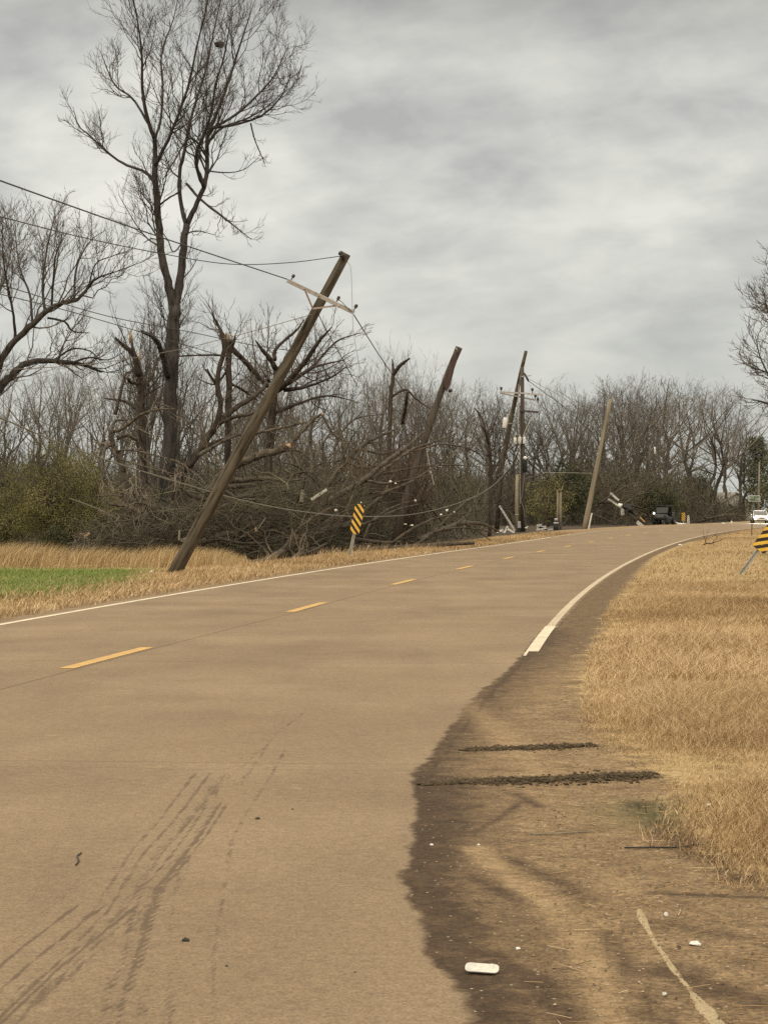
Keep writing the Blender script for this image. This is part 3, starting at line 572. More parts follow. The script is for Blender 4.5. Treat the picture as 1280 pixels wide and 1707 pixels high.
# ---- snapped standing trees
def snapped(label, Y, trunk, limbs, lv, bark='bark_brown', twig='twig_brown', split_at=(), **kw):
    tkp = px_limb(trunk, Y); tkp[:, 3] *= .8; b = tkp[0, :3].copy(); b[2] = gz(b[0], b[1]) - .05
    tkp[0, 2] = b[2] - .1
    r = plant('broken_tree', label, 'broken tree', b, [tkp], [px_limb(p, Y, d) for p, d in limbs], lv, M[bark], M[twig], **kw)
    for (x, y, dx, dy, w, dd) in split_at:
        mb = MB(); a = Vector(P(x, y, Y + dd)); e = Vector(P(x + dx, y + dy, Y + dd)); rr = w / 2 * Y / F
        mb.tube([a, a.lerp(e, .5), e], [rr, rr * .8, rr * .15], 7); mb.build('splinter', M['split'], r, b)
    return r
LESS = [dict(UPW[0], per_m=1.6, nmax=10, lmax=1.8, wob=.16), dict(UPW[1], per_m=3, lmax=.9), dict(UPW[2], per_m=4, lmax=.45)]
snapped('snapped tree with splintered top between the left tree and the tall forked tree', 96, [(242, 900, 18), (241, 800, 15), (239, 720, 14), (236, 650, 13), (232, 612, 12)],
        [([(234, 626, 12), (222, 590, 9), (206, 576, 6.5), (192, 562, 3)], -1), ([(232, 614, 8), (222, 580, 5), (218, 553, 2)], 1), ([(237, 650, 7), (254, 626, 5), (262, 600, 3), (280, 585, 1.2)], 1.5), ([(236, 640, 5), (220, 638, 5), (212, 630, 4)], -.5),
         ([(238, 690, 7), (222, 676, 6), (204, 668, 4.5), (175, 664, 2)], 2), ([(193, 690, 6), (205, 640, 5), (212, 622, 4), (232, 618, 2)], 3), ([(240, 660, 4), (258, 650, 3), (275, 640, 1.2)], -2)], LESS,
        split_at=[(219, 572, -1, -22, 7, 0), (231, 612, 4, -30, 6, 0)])
snapped('leaning broken tree with a tall thin spike left of the leaning pole', 84, [(292, 905, 22), (296, 800, 18), (318, 772, 17), (332, 752, 16), (352, 722, 14), (362, 708, 13)],
        [([(361, 712, 10), (368, 674, 9), (363, 646, 8.5), (366, 612, 8), (374, 585, 8), (370, 556, 6), (360, 535, 4), (353, 519, 1.5)], -.6), ([(364, 706, 11), (390, 682, 9), (418, 664, 8), (438, 648, 6), (444, 634, 4), (450, 615, 1.5)], 1.5),
         ([(366, 706, 7), (394, 694, 6), (420, 690, 4), (450, 672, 2)], -1), ([(336, 748, 7), (356, 738, 6), (392, 726, 5), (430, 720, 2)], 2), ([(363, 646, 4), (352, 628, 3.6), (346, 615, 2)], -.5), ([(360, 640, 5), (350, 625, 4), (343, 616, 3)], 1)], LESS)
snapped('shredded broken trunk with torn top behind the thin spike', 92, [(378, 905, 17), (380, 760, 14), (381, 660, 13), (382, 600, 12), (384, 566, 10)],
        [([(383, 600, 7), (378, 575, 5), (377, 555, 1.5)], .4), ([(384, 590, 6), (390, 570, 5), (393, 558, 1.5)], -.4), ([(388, 582, 9), (404, 598, 8.5), (424, 620, 8), (446, 645, 6)], 1), ([(382, 593, 3.6), (345, 592, 3), (300, 594, 2.4), (268, 600, 1)], -2),
         ([(384, 610, 4), (360, 640, 3), (330, 632, 1.5)], 2), ([(386, 640, 5), (405, 650, 4), (430, 668, 2)], 2)], LESS, split_at=[(382, 570, -3, -16, 8, -.2)])
snapped('storm-broken tree with forked bare spikes just right of the leaning pole', 93, [(440, 905, 20), (446, 800, 17), (452, 710, 15), (459, 640, 12), (461, 612, 10)],
        [([(461, 616, 10), (450, 598, 8), (438, 584, 6), (426, 567, 2)], -1), ([(458, 600, 7), (458, 586, 6), (468, 573, 5), (494, 551, 4), (507, 533, 1.6)], 1), ([(462, 650, 12), (478, 638, 10), (508, 604, 8), (531, 570, 6), (553, 545, 1.8)], -2),
         ([(470, 645, 8), (500, 625, 6), (530, 610, 4), (575, 600, 1.5)], 1), ([(475, 650, 8), (510, 645, 5), (550, 630, 3), (580, 610, 1.2)], -3), ([(480, 640, 7), (520, 612, 5), (560, 570, 3), (600, 555, 1.2)], 2), ([(455, 690, 8), (500, 672, 5), (545, 660, 3), (590, 668, 1.2)], 2),
         ([(449, 636, 5), (442, 626, 4), (436, 640, 2)], -1)],
        [dict(UPW[0], per_m=4, nmax=18, lmax=1.9, trop=.12, ang=(25, 70)), dict(UPW[1], per_m=4, lmax=.9, trop=.1), dict(UPW[2], per_m=4, lmax=.5)])
snapped('lone snapped trunk with a Y-shaped top left of the reddish split pole', 108, [(648, 905, 13), (649, 760, 10), (650, 700, 9), (651, 660, 8.5), (656, 622, 8)],
        [([(656, 626, 6), (655, 612, 4.6), (654, 598, 1.5)], .4), ([(656, 624, 7), (664, 612, 6.5), (674, 604, 5.5), (683, 597, 2)], -.6), ([(652, 662, 5), (668, 652, 4), (680, 651, 3.6), (692, 664, 2.6), (718, 682, 1.2)], 1), ([(679, 652, 5), (676, 680, 6), (671, 706, 6)], 1.2)],
        [dict(UPW[0], per_m=.8, nmax=4, lmax=1.2), dict(UPW[1], per_m=2, lmax=.6)])
snapped('thin crooked broken tree left of the bundled utility poles', 128, [(815, 905, 8), (818, 800, 7), (814, 735, 6.5), (808, 715, 6)], [([(809, 718, 5), (804, 700, 4), (797, 688, 3.5), (790, 680, 1)], 1), ([(814, 740, 4), (808, 718, 3.4), (800, 708, 2)], -1), ([(814, 735, 3), (826, 700, 2.4), (834, 680, 1)], 1)], LESS)

# ---- fallen trees of the tangle
FALL = [dict(per_m=2.0, ratio=.42, ang=(25, 75), trop=.02, K=6, rmin=.014, nmax=14, lmax=3.0, lmin=.5, wob=.17), dict(per_m=2.8, ratio=.5, ang=(25, 70), trop=-.05, K=5, rmin=.010, nmax=8, lmax=1.5, lmin=.35, wob=.18, nmin=2), dict(per_m=3.4, ratio=.55, ang=(25, 60), trop=-.05, K=4, rmin=.008, nmax=5, lmax=.8, lmin=.2, wob=.16)]
def fallen(label, Y, trunk, limbs, lv=FALL, dY=0, split_at=(), twig='twig_fallen', bark='bark_fallen', group=None):
    tkp = px_limb(trunk, Y, dY); tkp[:, 3] *= .85; b = tkp[0, :3].copy(); b[2] = min(b[2], float(gz(b[0], b[1])))
    TP = np.column_stack([640 + F * tkp[:, 0] / tkp[:, 1], H0 - (tkp[:, 2] - CZ) * F / tkp[:, 1], tkp[:, 1]]); LL = []
    for p, o, d in limbs:
        dd = np.hypot(TP[:, 0] - p[0][0], TP[:, 1] - p[0][1]); yy = TP[np.argmin(dd), 2] + min(o, .4); l = px_limb(p, yy, d); l[:, 3] *= .82; LL.append(l)
        TP = np.vstack([TP, np.column_stack([640 + F * l[:, 0] / l[:, 1], H0 - (l[:, 2] - CZ) * F / l[:, 1], l[:, 1]])])
    r = plant('fallen_tree', label, 'fallen tree', b, [tkp], LL, lv, M[bark], M[twig], group=group, tkeep=10.6 if Y < 110 and XY2ST(tkp[:1, 0], tkp[:1, 1])[1][0] > 5 else None)
    for (x, y, dx, dy, w, dd) in split_at:
        mb = MB(); a = Vector(P(x, y, Y + dd)); e = Vector(P(x + dx, y + dy, Y + dd)); rr = w / 2 * Y / F
        mb.tube([a, a.lerp(e, .5), e], [rr, rr * .85, rr * .3], 7); mb.build('splinter', M['split'], r, b)
    return r
fallen('fallen tree whose big pale limb sweeps up right from behind the leaning pole', 81, [(296, 880, 20), (330, 840, 19), (372, 790, 17), (407, 769, 16), (438, 757, 15), (466, 751, 13), (482, 742, 11)],
       [([(482, 743, 10), (497, 725, 9), (512, 710, 8), (522, 698, 7), (537, 690, 5)], 0, .6), ([(466, 751, 5), (500, 752, 4), (516, 765, 3), (545, 790, 1.5)], 0, -1), ([(400, 748, 7), (424, 724, 6), (458, 716, 5), (500, 706, 4), (531, 702, 2.5)], .5, 1), ([(372, 800, 14), (408, 801, 11), (440, 797, 9), (475, 801, 7), (506, 799, 3)], .3, -1.5),
        ([(372, 812, 12), (410, 810, 9), (456, 802, 5), (478, 796, 4), (508, 786, 4), (526, 793, 1.6)], .8, 1), ([(537, 690, 4), (548, 712, 4), (560, 728, 3), (578, 736, 1.4)], .6, .3), ([(330, 760, 9), (360, 742, 7), (396, 726, 4), (420, 728, 1.6)], 0, 2), ([(340, 835, 9), (312, 822, 7), (290, 802, 5), (255, 790, 2)], 0, -1.5), ([(352, 815, 9), (392, 840, 6), (420, 866, 3)], -.3, -1)],
       split_at=[(480, 745, 4, -5, 11, -.25), (398, 764, 8, -6, 9, -.4), (536, 691, 4, -1, 6, .4)])
fallen('drooping broken crown arching over the olive bush on the left', 80, [(232, 905, 15), (212, 830, 14), (203, 770, 12), (190, 745, 11), (185, 718, 9)],
       [([(185, 720, 7), (206, 714, 7), (231, 694, 6), (261, 683, 4.5), (293, 682, 2)], 0, -1.5), ([(188, 742, 5), (176, 748, 4.4), (172, 770, 3.4), (172, 803, 2.6), (190, 824, 1.6)], 0, -1.2), ([(188, 748, 5), (200, 764, 4.4), (239, 777, 3.6), (280, 788, 2.6), (314, 794, 1.2)], -.2, -1.5), ([(196, 752, 5), (214, 750, 4), (255, 758, 3), (308, 771, 1.2)], 0, -2),
        ([(184, 722, 6), (192, 702, 5), (215, 700, 3)], 0, 1), ([(196, 730, 10), (212, 726, 9), (226, 732, 8), (232, 745, 7)], 1.5, .5), ([(203, 772, 5), (224, 800, 4), (240, 850, 3), (236, 900, 1.4)], -.4, -1)],
       [dict(FALL[0], trop=-.35, per_m=1.8), dict(FALL[1], trop=-.4), dict(FALL[2], trop=-.3)], twig='twig_pale')
fallen('heap of limp tangled branches at the foot of the tall forked tree', 79.5, [(285, 905, 16), (268, 885, 13), (240, 860, 11), (215, 845, 8), (182, 840, 5)],
       [([(268, 884, 8), (255, 850, 6), (232, 838, 5), (200, 850, 2)], 0, -.8), ([(255, 870, 7), (222, 868, 5), (180, 872, 4), (140, 890, 2.4), (135, 890, 1.2)], 0, -1), ([(250, 866, 6), (240, 890, 4), (228, 905, 3)], -.4, -.6), ([(262, 880, 6), (282, 850, 5), (300, 880, 3), (312, 905, 2)], 0, -.8), ([(240, 858, 5), (212, 880, 4), (205, 915, 2)], -.2, -.6), ([(245, 850, 5), (222, 822, 4), (240, 815, 3), (262, 840, 2)], 0, -.5), ([(270, 870, 5), (300, 845, 4), (340, 860, 2)], .4, -1)],
       [dict(FALL[0], trop=-.4, per_m=4, wob=.26), dict(FALL[1], trop=-.45, wob=.28), dict(FALL[2], trop=-.3)], twig='twig_pale')
fallen('long fallen trunk rising from the verge past the striped sign', 72, [(412, 945, 15), (451, 932, 14), (481, 912, 13), (523, 888, 12), (558, 879, 11), (588, 869, 9), (620, 840, 7), (648, 815, 4)],
       [([(470, 918, 7), (500, 880, 6), (545, 850, 5), (580, 845, 2)], .2, 2), ([(523, 888, 6), (545, 868, 5), (575, 852, 4), (610, 842, 2)], .2, 2), ([(558, 879, 6), (610, 872, 5), (660, 850, 4), (700, 840, 2)], .3, 3), ([(452, 931, 6), (430, 905, 5), (400, 890, 3)], .2, 5)], dY=22)
fallen('short pale log lying on the verge in front of the long fallen trunk', 70, [(470, 945, 10), (485, 934, 9.5), (499, 923, 9), (506, 912, 5)], [([(499, 922, 5), (503, 900, 4), (512, 885, 2)], .1, .5), ([(490, 930, 4), (520, 918, 3), (545, 906, 1.5)], .1, 4)], dY=4)
fallen('pair of long smooth limbs slanting up toward the reddish split pole', 84, [(520, 850, 14), (566, 825, 12), (606, 800, 10), (647, 767, 8.5), (677, 746, 7.5), (708, 719, 4)],
       [([(586, 812, 7), (627, 793, 6.5), (660, 768, 6), (690, 748, 5), (725, 736, 4), (762, 722, 2)], .3, 3), ([(608, 800, 6), (640, 806, 5), (680, 800, 3.4), (720, 790, 1.5)], .2, -2), ([(640, 790, 5), (690, 780, 4), (740, 775, 3), (800, 778, 1.4)], .4, 4), ([(690, 752, 4), (740, 740, 3.6), (790, 752, 3), (815, 775, 1.4)], .6, 4), ([(620, 830, 6), (680, 805, 5), (730, 775, 3), (756, 758, 1.4)], .3, 2)], dY=5)
fallen('low fallen trunks lying level behind the striped sign', 86, [(560, 905, 13), (604, 914, 13), (640, 915, 12), (678, 912, 11), (730, 909, 9), (790, 905, 6)],
       [([(570, 898, 8), (600, 900, 8), (640, 904, 7), (668, 903, 4)], .4, 1), ([(640, 915, 6), (690, 880, 5), (740, 860, 3), (800, 855, 1.4)], .4, 3), ([(600, 912, 6), (620, 870, 5), (655, 845, 3), (700, 832, 1.5)], .4, 3), ([(690, 910, 6), (730, 885, 5), (780, 880, 3), (830, 890, 1.4)], .2, 4)], dY=5)
fallen('low dark trunk lying left of the short pale log', 78, [(330, 905, 13), (380, 890, 13), (427, 891, 12), (460, 884, 9), (505, 874, 5)], [([(427, 890, 6), (440, 872, 6), (470, 864, 4), (500, 846, 2)], .2, 1), ([(400, 890, 6), (420, 872, 5), (442, 866, 2)], -.2, -.4), ([(380, 890, 7), (350, 862, 6), (325, 866, 4)], .2, -1), ([(360, 895, 6), (400, 905, 5), (450, 904, 3)], -.3, -.6)], dY=2, split_at=[(428, 887, -2, -8, 5, -.3), (492, 898, 4, -1, 5, -.3)])
fallen('fallen tree crown at the road end of the tangle, left of the bundled poles', 98, [(700, 900, 12), (740, 882, 11), (775, 872, 9), (805, 874, 6), (832, 886, 3)], [([(720, 890, 7), (760, 850, 5), (790, 830, 3), (815, 832, 1.4)], 0, 3), ([(760, 875, 6), (785, 850, 4), (800, 810, 2), (805, 785, 1.2)], 0, 3), ([(775, 872, 5), (800, 888, 3), (818, 902, 1.4)], 0, 1), ([(750, 884, 6), (720, 850, 4), (700, 830, 2)], 0, -2)], dY=12)
fallen('fallen tree with high fine twigs in the middle of the tangle', 88, [(480, 900, 16), (520, 850, 14), (560, 790, 11), (600, 745, 8), (660, 715, 4)], [([(520, 850, 8), (580, 830, 6), (640, 820, 3), (690, 826, 1.4)], 0, 2), ([(560, 790, 7), (560, 740, 5), (590, 700, 3), (640, 690, 1.4)], 0, 2), ([(540, 815, 7), (500, 780, 5), (470, 770, 2)], 0, -2), ([(600, 748, 5), (640, 756, 3.6), (690, 742, 2), (730, 742, 1.2)], 0, 2), ([(575, 770, 5), (610, 780, 4), (650, 770, 2)], 0, -3)], dY=6)
fallen('fallen grey tree heaped beyond the leaning pale pole on the far bend', 207, [(935, 880, 6), (960, 850, 5.5), (1000, 838, 5), (1040, 840, 4), (1080, 850, 2)], [([(950, 860, 4), (970, 815, 3), (990, 790, 1.5)], 0, 2), ([(980, 845, 4), (930, 822, 3), (900, 815, 1.4)], 0, -2), ([(1000, 838, 4), (1040, 812, 3), (1080, 800, 1.4)], 0, 4), ([(1030, 840, 3), (1050, 862, 2.5), (1085, 870, 1.4)], 0, 2), ([(960, 850, 4), (1000, 862, 3), (1030, 876, 1.5)], 0, -1)],
       [dict(FALL[0], rmin=.025, per_m=2.2), dict(FALL[1], rmin=.02, per_m=2.5), dict(FALL[2], rmin=.016)], dY=10)
fallen('fallen brown tree piled before the distant broken house', 275, [(1160, 872, 5), (1190, 862, 4.5), (1220, 858, 4), (1245, 862, 2)], [([(1170, 868, 3.4), (1185, 845, 2.6), (1200, 836, 1.4)], 0, 2), ([(1200, 860, 3), (1225, 846, 2.2), (1240, 845, 1.2)], 0, 2), ([(1180, 866, 3), (1155, 850, 2.2), (1140, 845, 1.2)], 0, -2)],
       [dict(FALL[0], rmin=.035, per_m=1.6), dict(FALL[1], rmin=.028, per_m=2), dict(FALL[2], rmin=.024)])

# ---- loose twig masses nobody could count
def brush(name, n, sampler, length, rad, sides=3, K=4, wob=.18, updir=.3, mat_='thicket', tone=None, tkeep=10.9):
    p0 = sampler(n); n = len(p0); D = rng.normal(size=(n, 3)); D[:, 2] = np.abs(D[:, 2]) * updir + rng.normal(size=n) * .12; D /= np.linalg.norm(D, axis=1, keepdims=True)
    Lc = rng.uniform(*length, n); s = np.linspace(0, 1, K); C = p0[:, None] + D[:, None] * (Lc[:, None] * s)[..., None]
    w = np.cumsum(rng.normal(size=(n, K, 3)) * wob, axis=1); w -= w[:, :1]; C += w * Lc[:, None, None] / 2
    _, tt = XY2ST(C[..., 0].ravel(), C[..., 1].ravel()); tt = tt.reshape(n, K); C = C[((tt > tkeep) | (tt < -4)).all(1)]; n = len(C)
    r0 = rng.uniform(*rad, n) * rng.choice([1, 1, 1, 2.2], n); V, Q = tubes(C, r0[:, None] * (1 - .7 * s), sides)
    tn = np.repeat(rng.random(n) if tone is None else tone(n), K * sides)
    return prop(link(name, mesh_np(name, V, Q, attrs={'tone': tn}), M[mat_]), kind='stuff')
def px_band(x0, x1, Ya, Yb, hfun, power=1.4, tmin=9.5):
    def f(n):
        x = rng.uniform(x0, x1, n * 2); Y = rng.uniform(Ya, Yb, n * 2); X = (x - 640) * Y / F; s, t = XY2ST(X, Y)
        ok = (t > tmin) | (t < -6); x, X, Y = x[ok][:n], X[ok][:n], Y[ok][:n]; h = hfun(x) * rng.random(len(x)) ** power
        h = h * np.clip(.72 + .5 * hnoise(X * .9, Y * .5, 21) + .2 * hnoise(X * 3, Y * 2, 22), .15, 1.3); return np.stack([X, Y, gz(X, Y) + np.maximum(h, 0)], 1)
    return f
TH = lambda x: np.interp(x, [160, 260, 330, 450, 560, 640, 760, 830], [1.4, 1.8, 2.7, 3.5, 3.6, 3.7, 3.0, 1.4])
prop(brush('tangled_brush', 42000, px_band(165, 840, 77.5, 104, TH, 1.6, 11.6), (.5, 2.0), (.0045, .010), updir=.25), 'brown tangle of storm-felled twigs along the roadside')
prop(brush('felled_limbs', 620, px_band(250, 830, 78.5, 100, TH, 1.7, 12), (1.5, 5.0), (.018, .045), updir=.10, K=8, wob=.10, sides=6), 'long storm-felled limbs lying heaped through the tangle')
prop(brush('woodland_undergrowth', 24000, px_band(-80, 800, 100, 168, lambda x: np.interp(x, [0, 200, 400, 600, 700, 800, 900], [4.8, 4.6, 5.2, 5.0, 4.4, 4.0, 4.0]), 1.5), (1.0, 2.8), (.008, .020), updir=1.9), 'dense grey brown undergrowth filling the wood')
prop(brush('far_undergrowth', 23000, px_band(740, 1330, 219, 335, lambda x: np.interp(x, [740, 900, 1000, 1150, 1190, 1198, 1228, 1236, 1300], [5.5, 6, 7, 7.5, 6.5, 1.2, 1.2, 4.5, 4.5]), 1.5, 14), (1.4, 3.8), (.012, .034), updir=1.8), 'dense dark undergrowth of the far wood')

# ---- standing bare trees of the wood
def make_variant(h, spread, seed, kind):
    global rng
    keep = rng; rng = np.random.default_rng(seed)
    n = 10; z = np.linspace(0, 1, n); fork = kind != 'spire'
    top = h * (.97 if not fork else .66); wv = np.cumsum(rng.normal(size=(n, 2)) * .012 * h, axis=0); wv -= wv[0]
    r0 = h * .0135
    tr_ = np.column_stack([wv[:, 0], wv[:, 1], z * top - .2, r0 * (1 - .62 * z) if fork else r0 * (1 - .93 * z)]); limbs = []
    if fork:
        for k in range(rng.integers(6, 10)):
            a = rng.uniform(0, 6.28); lean = rng.uniform(.12, .95) * spread; i = rng.integers(5, n); st_ = tr_[i, :3]; ln = (h - st_[2]) * rng.uniform(.8, 1.0) * (1.02 - .22 * lean)
            pts = [(*(st_ + np.array([math.cos(a) * lean * ln * u ** .8, math.sin(a) * lean * ln * u ** .8, ln * u]) + rng.normal(size=3) * .02 * ln * (u > 0)), tr_[i, 3] * .75 * (1 - .9 * u)) for u in (0, .25, .5, .75, 1)]
            limbs.append(resample(pts, 10))
        for k in range(rng.integers(3, 6)):
            a = rng.uniform(0, 6.28); i = rng.integers(5, 9); st_ = tr_[i, :3]; ln = h * rng.uniform(.2, .32)
            pts = [(*(st_ + np.array([math.cos(a) * ln * u, math.sin(a) * ln * u, ln * .6 * u ** 1.4]) + rng.normal(size=3) * .02 * ln * (u > 0)), tr_[i, 3] * .5 * (1 - .9 * u)) for u in (0, .3, .6, 1)]
            limbs.append(resample(pts, 10))
        lv = [dict(per_m=1.05, ratio=.42, ang=(25, 60), trop=.28, K=5, rmin=.016, nmax=12, lmax=3.4, lmin=.8, wob=.1), dict(per_m=1.6, ratio=.5, ang=(25, 62), trop=.2, K=4, rmin=.011, nmax=7, lmax=1.8, lmin=.5, nmin=2), dict(per_m=2.2, ratio=.6, ang=(20, 50), trop=.2, K=3, rmin=.008, nmax=5, lmax=1.0, lmin=.35, nmin=2)]
    else:
        for k in range(34):
            a = rng.uniform(0, 6.28); u0 = rng.uniform(.22, .95); i = int(u0 * (n - 1)); st_ = tr_[i, :3] * (1 - (u0 * (n - 1) - i)) + tr_[min(i + 1, n - 1), :3] * (u0 * (n - 1) - i); ln = h * .30 * spread * (1.1 - u0) + .5
            pts = [(*(st_ + np.array([math.cos(a) * ln * .55 * u, math.sin(a) * ln * .55 * u, ln * .95 * u ** 1.2])), max(.02, tr_[i, 3] * .4) * (1 - .85 * u)) for u in (0, .5, 1)]
            limbs.append(resample(pts, 8))
        lv = [dict(per_m=2.2, ratio=.4, ang=(20, 45), trop=.35, K=4, rmin=.018, nmax=9, lmax=1.8, lmin=.4), dict(per_m=2.6, ratio=.5, ang=(20, 45), trop=.25, K=3, rmin=.014, nmax=5, lmax=.9, lmin=.3, nmin=2)]
    v, q = tubes(tr_[None, :, :3], tr_[None, :, 3], 8, .03); mt = mesh_np('trunk', v, q); mt.materials.append(M['bg_bark'])
    PP, RR = same_k(limbs, 9); out = [tubes(PP, RR, 5)]
    for l in lv: PP, RR = grow(PP, RR, **l); out.append(tubes(PP, RR, 3))
    v, q = merge(out); mc = mesh_np('crown', v, q); mc.materials.append(M['bg_twig']); rng = keep; return mt, mc, h
VAR = [make_variant(14, 1.0, 100 + k, 'fork') for k in range(6)] + [make_variant(14, .55, 200 + k, 'fork') for k in range(3)] + [make_variant(14, .8, 300 + k, 'spire') for k in range(3)]
def stand(vi, x, ytop, Y, label, group, name='bare_tree', wide=1.0, lean=0.0):
    mt, mc, h = VAR[vi]; X = (x - 640) * Y / F; zg = float(gz(np.array([X]), np.array([Y]))[0]); hh = (H0 - ytop) * Y / F + CZ - zg; k = hh / h
    r = empty(name, (X, Y, zg), label, 'tree', group); r.scale = (k * wide, k * wide, k); r.rotation_euler = (lean * random.uniform(-1, 1), lean, random.uniform(0, 6.28))
    for nm, me in (('trunk', mt), ('crown', mc)):
        o = bpy.data.objects.new(nm, me); S.collection.objects.link(o); o.parent = r
    return r
sky_x = [-60, 0, 120, 200, 240, 300, 380, 420, 470, 560, 620, 700, 760, 850, 930, 1010, 1060, 1150, 1220, 1260, 1330]
sky_y = [600, 600, 590, 560, 560, 590, 575, 560, 580, 600, 596, 625, 642, 646, 645, 634, 622, 628, 645, 690, 690]
GL, GF = 'bare trees of the wood behind the tangle', 'bare trees of the far wood beyond the bend'
for k, x in enumerate(np.linspace(-40, 735, 44)):
    xx = x + random.uniform(-9, 9); yt = np.interp(xx, sky_x, sky_y) + random.choice([-4, 6, 25, 50, 80]) + random.uniform(-8, 10)
    stand(random.choice([0, 1, 2, 3, 4, 5, 6, 7, 8, 9, 10]), xx, yt, random.uniform(104, 165), 'slender grey bare tree standing in the wood behind the tangle of fallen trees', GL, wide=random.uniform(.8, 1.15), lean=.03)
for k, x in enumerate(np.linspace(745, 1285, 40)):
    xx = x + random.uniform(-7, 7); yt = np.interp(xx, sky_x, sky_y) + random.choice([-6, 0, 8, 22, 40, 70]) + random.uniform(-6, 10)
    lo = np.interp(xx, [740, 900, 1050, 1120, 1290], [185, 205, 235, 300, 330]); Yd = random.uniform(lo, lo + 50)
    stand(random.choice([0, 1, 2, 3, 4, 5, 0, 1, 2, 6, 7, 10]), xx, yt, Yd, 'tall bare hardwood in the far wood beyond the bend of the road', GF, wide=random.uniform(.95, 1.5), lean=.02)
stand(9, 437, 493, 128, 'spire-shaped bare tree poking above the wood, right of the tall forked tree', None, wide=.8)
stand(10, 410, 512, 134, 'smaller spire-shaped bare tree just left of the other spire', None, wide=.8)
stand(1, 228, 470, 112, 'leafless tree with fine windblown crown just left of the tall forked trunk', None, wide=.9)
stand(2, 690, 578, 126, 'wispy bare tree right of the Y-topped snapped trunk', None, wide=.7); stand(8, 628, 590, 122, 'wispy bare tree left of the Y-topped snapped trunk', None, wide=.9)
stand(11, 1012, 622, 250, 'narrow spire-shaped bare tree right behind the leaning pale pole', None, wide=.9)
stand(6, 966, 640, 240, 'upright bare tree left of the leaning pale pole', None)
stand(0, 1105, 632, 310, 'broad round-crowned bare tree, widest crown of the far wood', None, wide=1.2)

# ---- tree at the right edge: trunk outside the picture
YR = 62; br = np.array(P(1352, 905, YR)); br[2] = gz(br[0], br[1]) - .1
rt = px_limb([(1352, 925, 30), (1350, 820, 26), (1348, 720, 24), (1345, 620, 18), (1350, 520, 10), (1350, 420, 4)], YR)
rl = [px_limb([(1347, 700, 9), (1318, 672, 6), (1290, 640, 4), (1268, 600, 2.4), (1258, 560, 1.2)], YR, -1), px_limb([(1347, 690, 9), (1310, 690, 6), (1276, 672, 3.6), (1250, 665, 1.4)], YR, 1), px_limb([(1346, 640, 8), (1315, 590, 5), (1286, 540, 3), (1270, 480, 1.2)], YR, 1.5),
      px_limb([(1346, 620, 8), (1320, 560, 5), (1300, 500, 3), (1290, 450, 1.2)], YR, -1.5), px_limb([(1347, 660, 7), (1310, 630, 5), (1275, 620, 3), (1248, 610, 1.2)], YR, .6), px_limb([(1347, 600, 7), (1380, 540, 5), (1400, 470, 2)], YR, 1), px_limb([(1346, 570, 6), (1316, 530, 4), (1284, 512, 2.4), (1262, 505, 1.2)], YR, -.6)]
plant('bare_tree', 'bare tree whose dark twigs reach in at the right edge', 'tree', br, [rt], rl, [dict(UPW[0], per_m=6.5, nmax=26, lmax=.62, trop=.2), dict(UPW[1], lmax=.42, per_m=6), dict(UPW[2], lmax=.35)], M['bark_tall'], M['twig_brown'])

# ---- evergreen shrubs and trees
def leaves(n, cen, rad, size, shape='dome', seed=0, hollow=.35):
    r = np.random.default_rng(seed); d = r.normal(size=(n, 3)); d /= np.linalg.norm(d, axis=1, keepdims=True)
    k = (hollow + (1 - hollow) * r.random(n) ** .6)
    lump = 1 + .22 * np.sin(d[:, 0] * 5 + seed) * np.cos(d[:, 2] * 6 + seed * 2) + .12 * np.sin(d[:, 1] * 11 + d[:, 0] * 9)
    p = d * (k * lump)[:, None] * np.asarray(rad) + np.asarray(cen)
    if shape == 'dome': p[:, 2] = np.where(p[:, 2] < cen[2], cen[2] - (cen[2] - p[:, 2]) * .7, p[:, 2])
    u = r.normal(size=(n, 3)); u[:, 2] += .8; u /= np.linalg.norm(u, axis=1, keepdims=True); v = np.cross(u, r.normal(size=(n, 3))); v /= np.linalg.norm(v, axis=1, keepdims=True)
    sz = r.uniform(size * .6, size * 1.4, n)[:, None]; V = np.stack([p - u * sz, p + v * sz * .28, p + u * sz, p - v * sz * .28], 1).reshape(-1, 3)
    tone = np.clip(.5 + .32 * np.sin(p[:, 0] * 2.1 + seed) * np.cos(p[:, 2] * 2.7) + r.normal(size=n) * .13, 0, 1)
    return V, np.arange(4 * n).reshape(-1, 4), np.repeat(tone, 4)
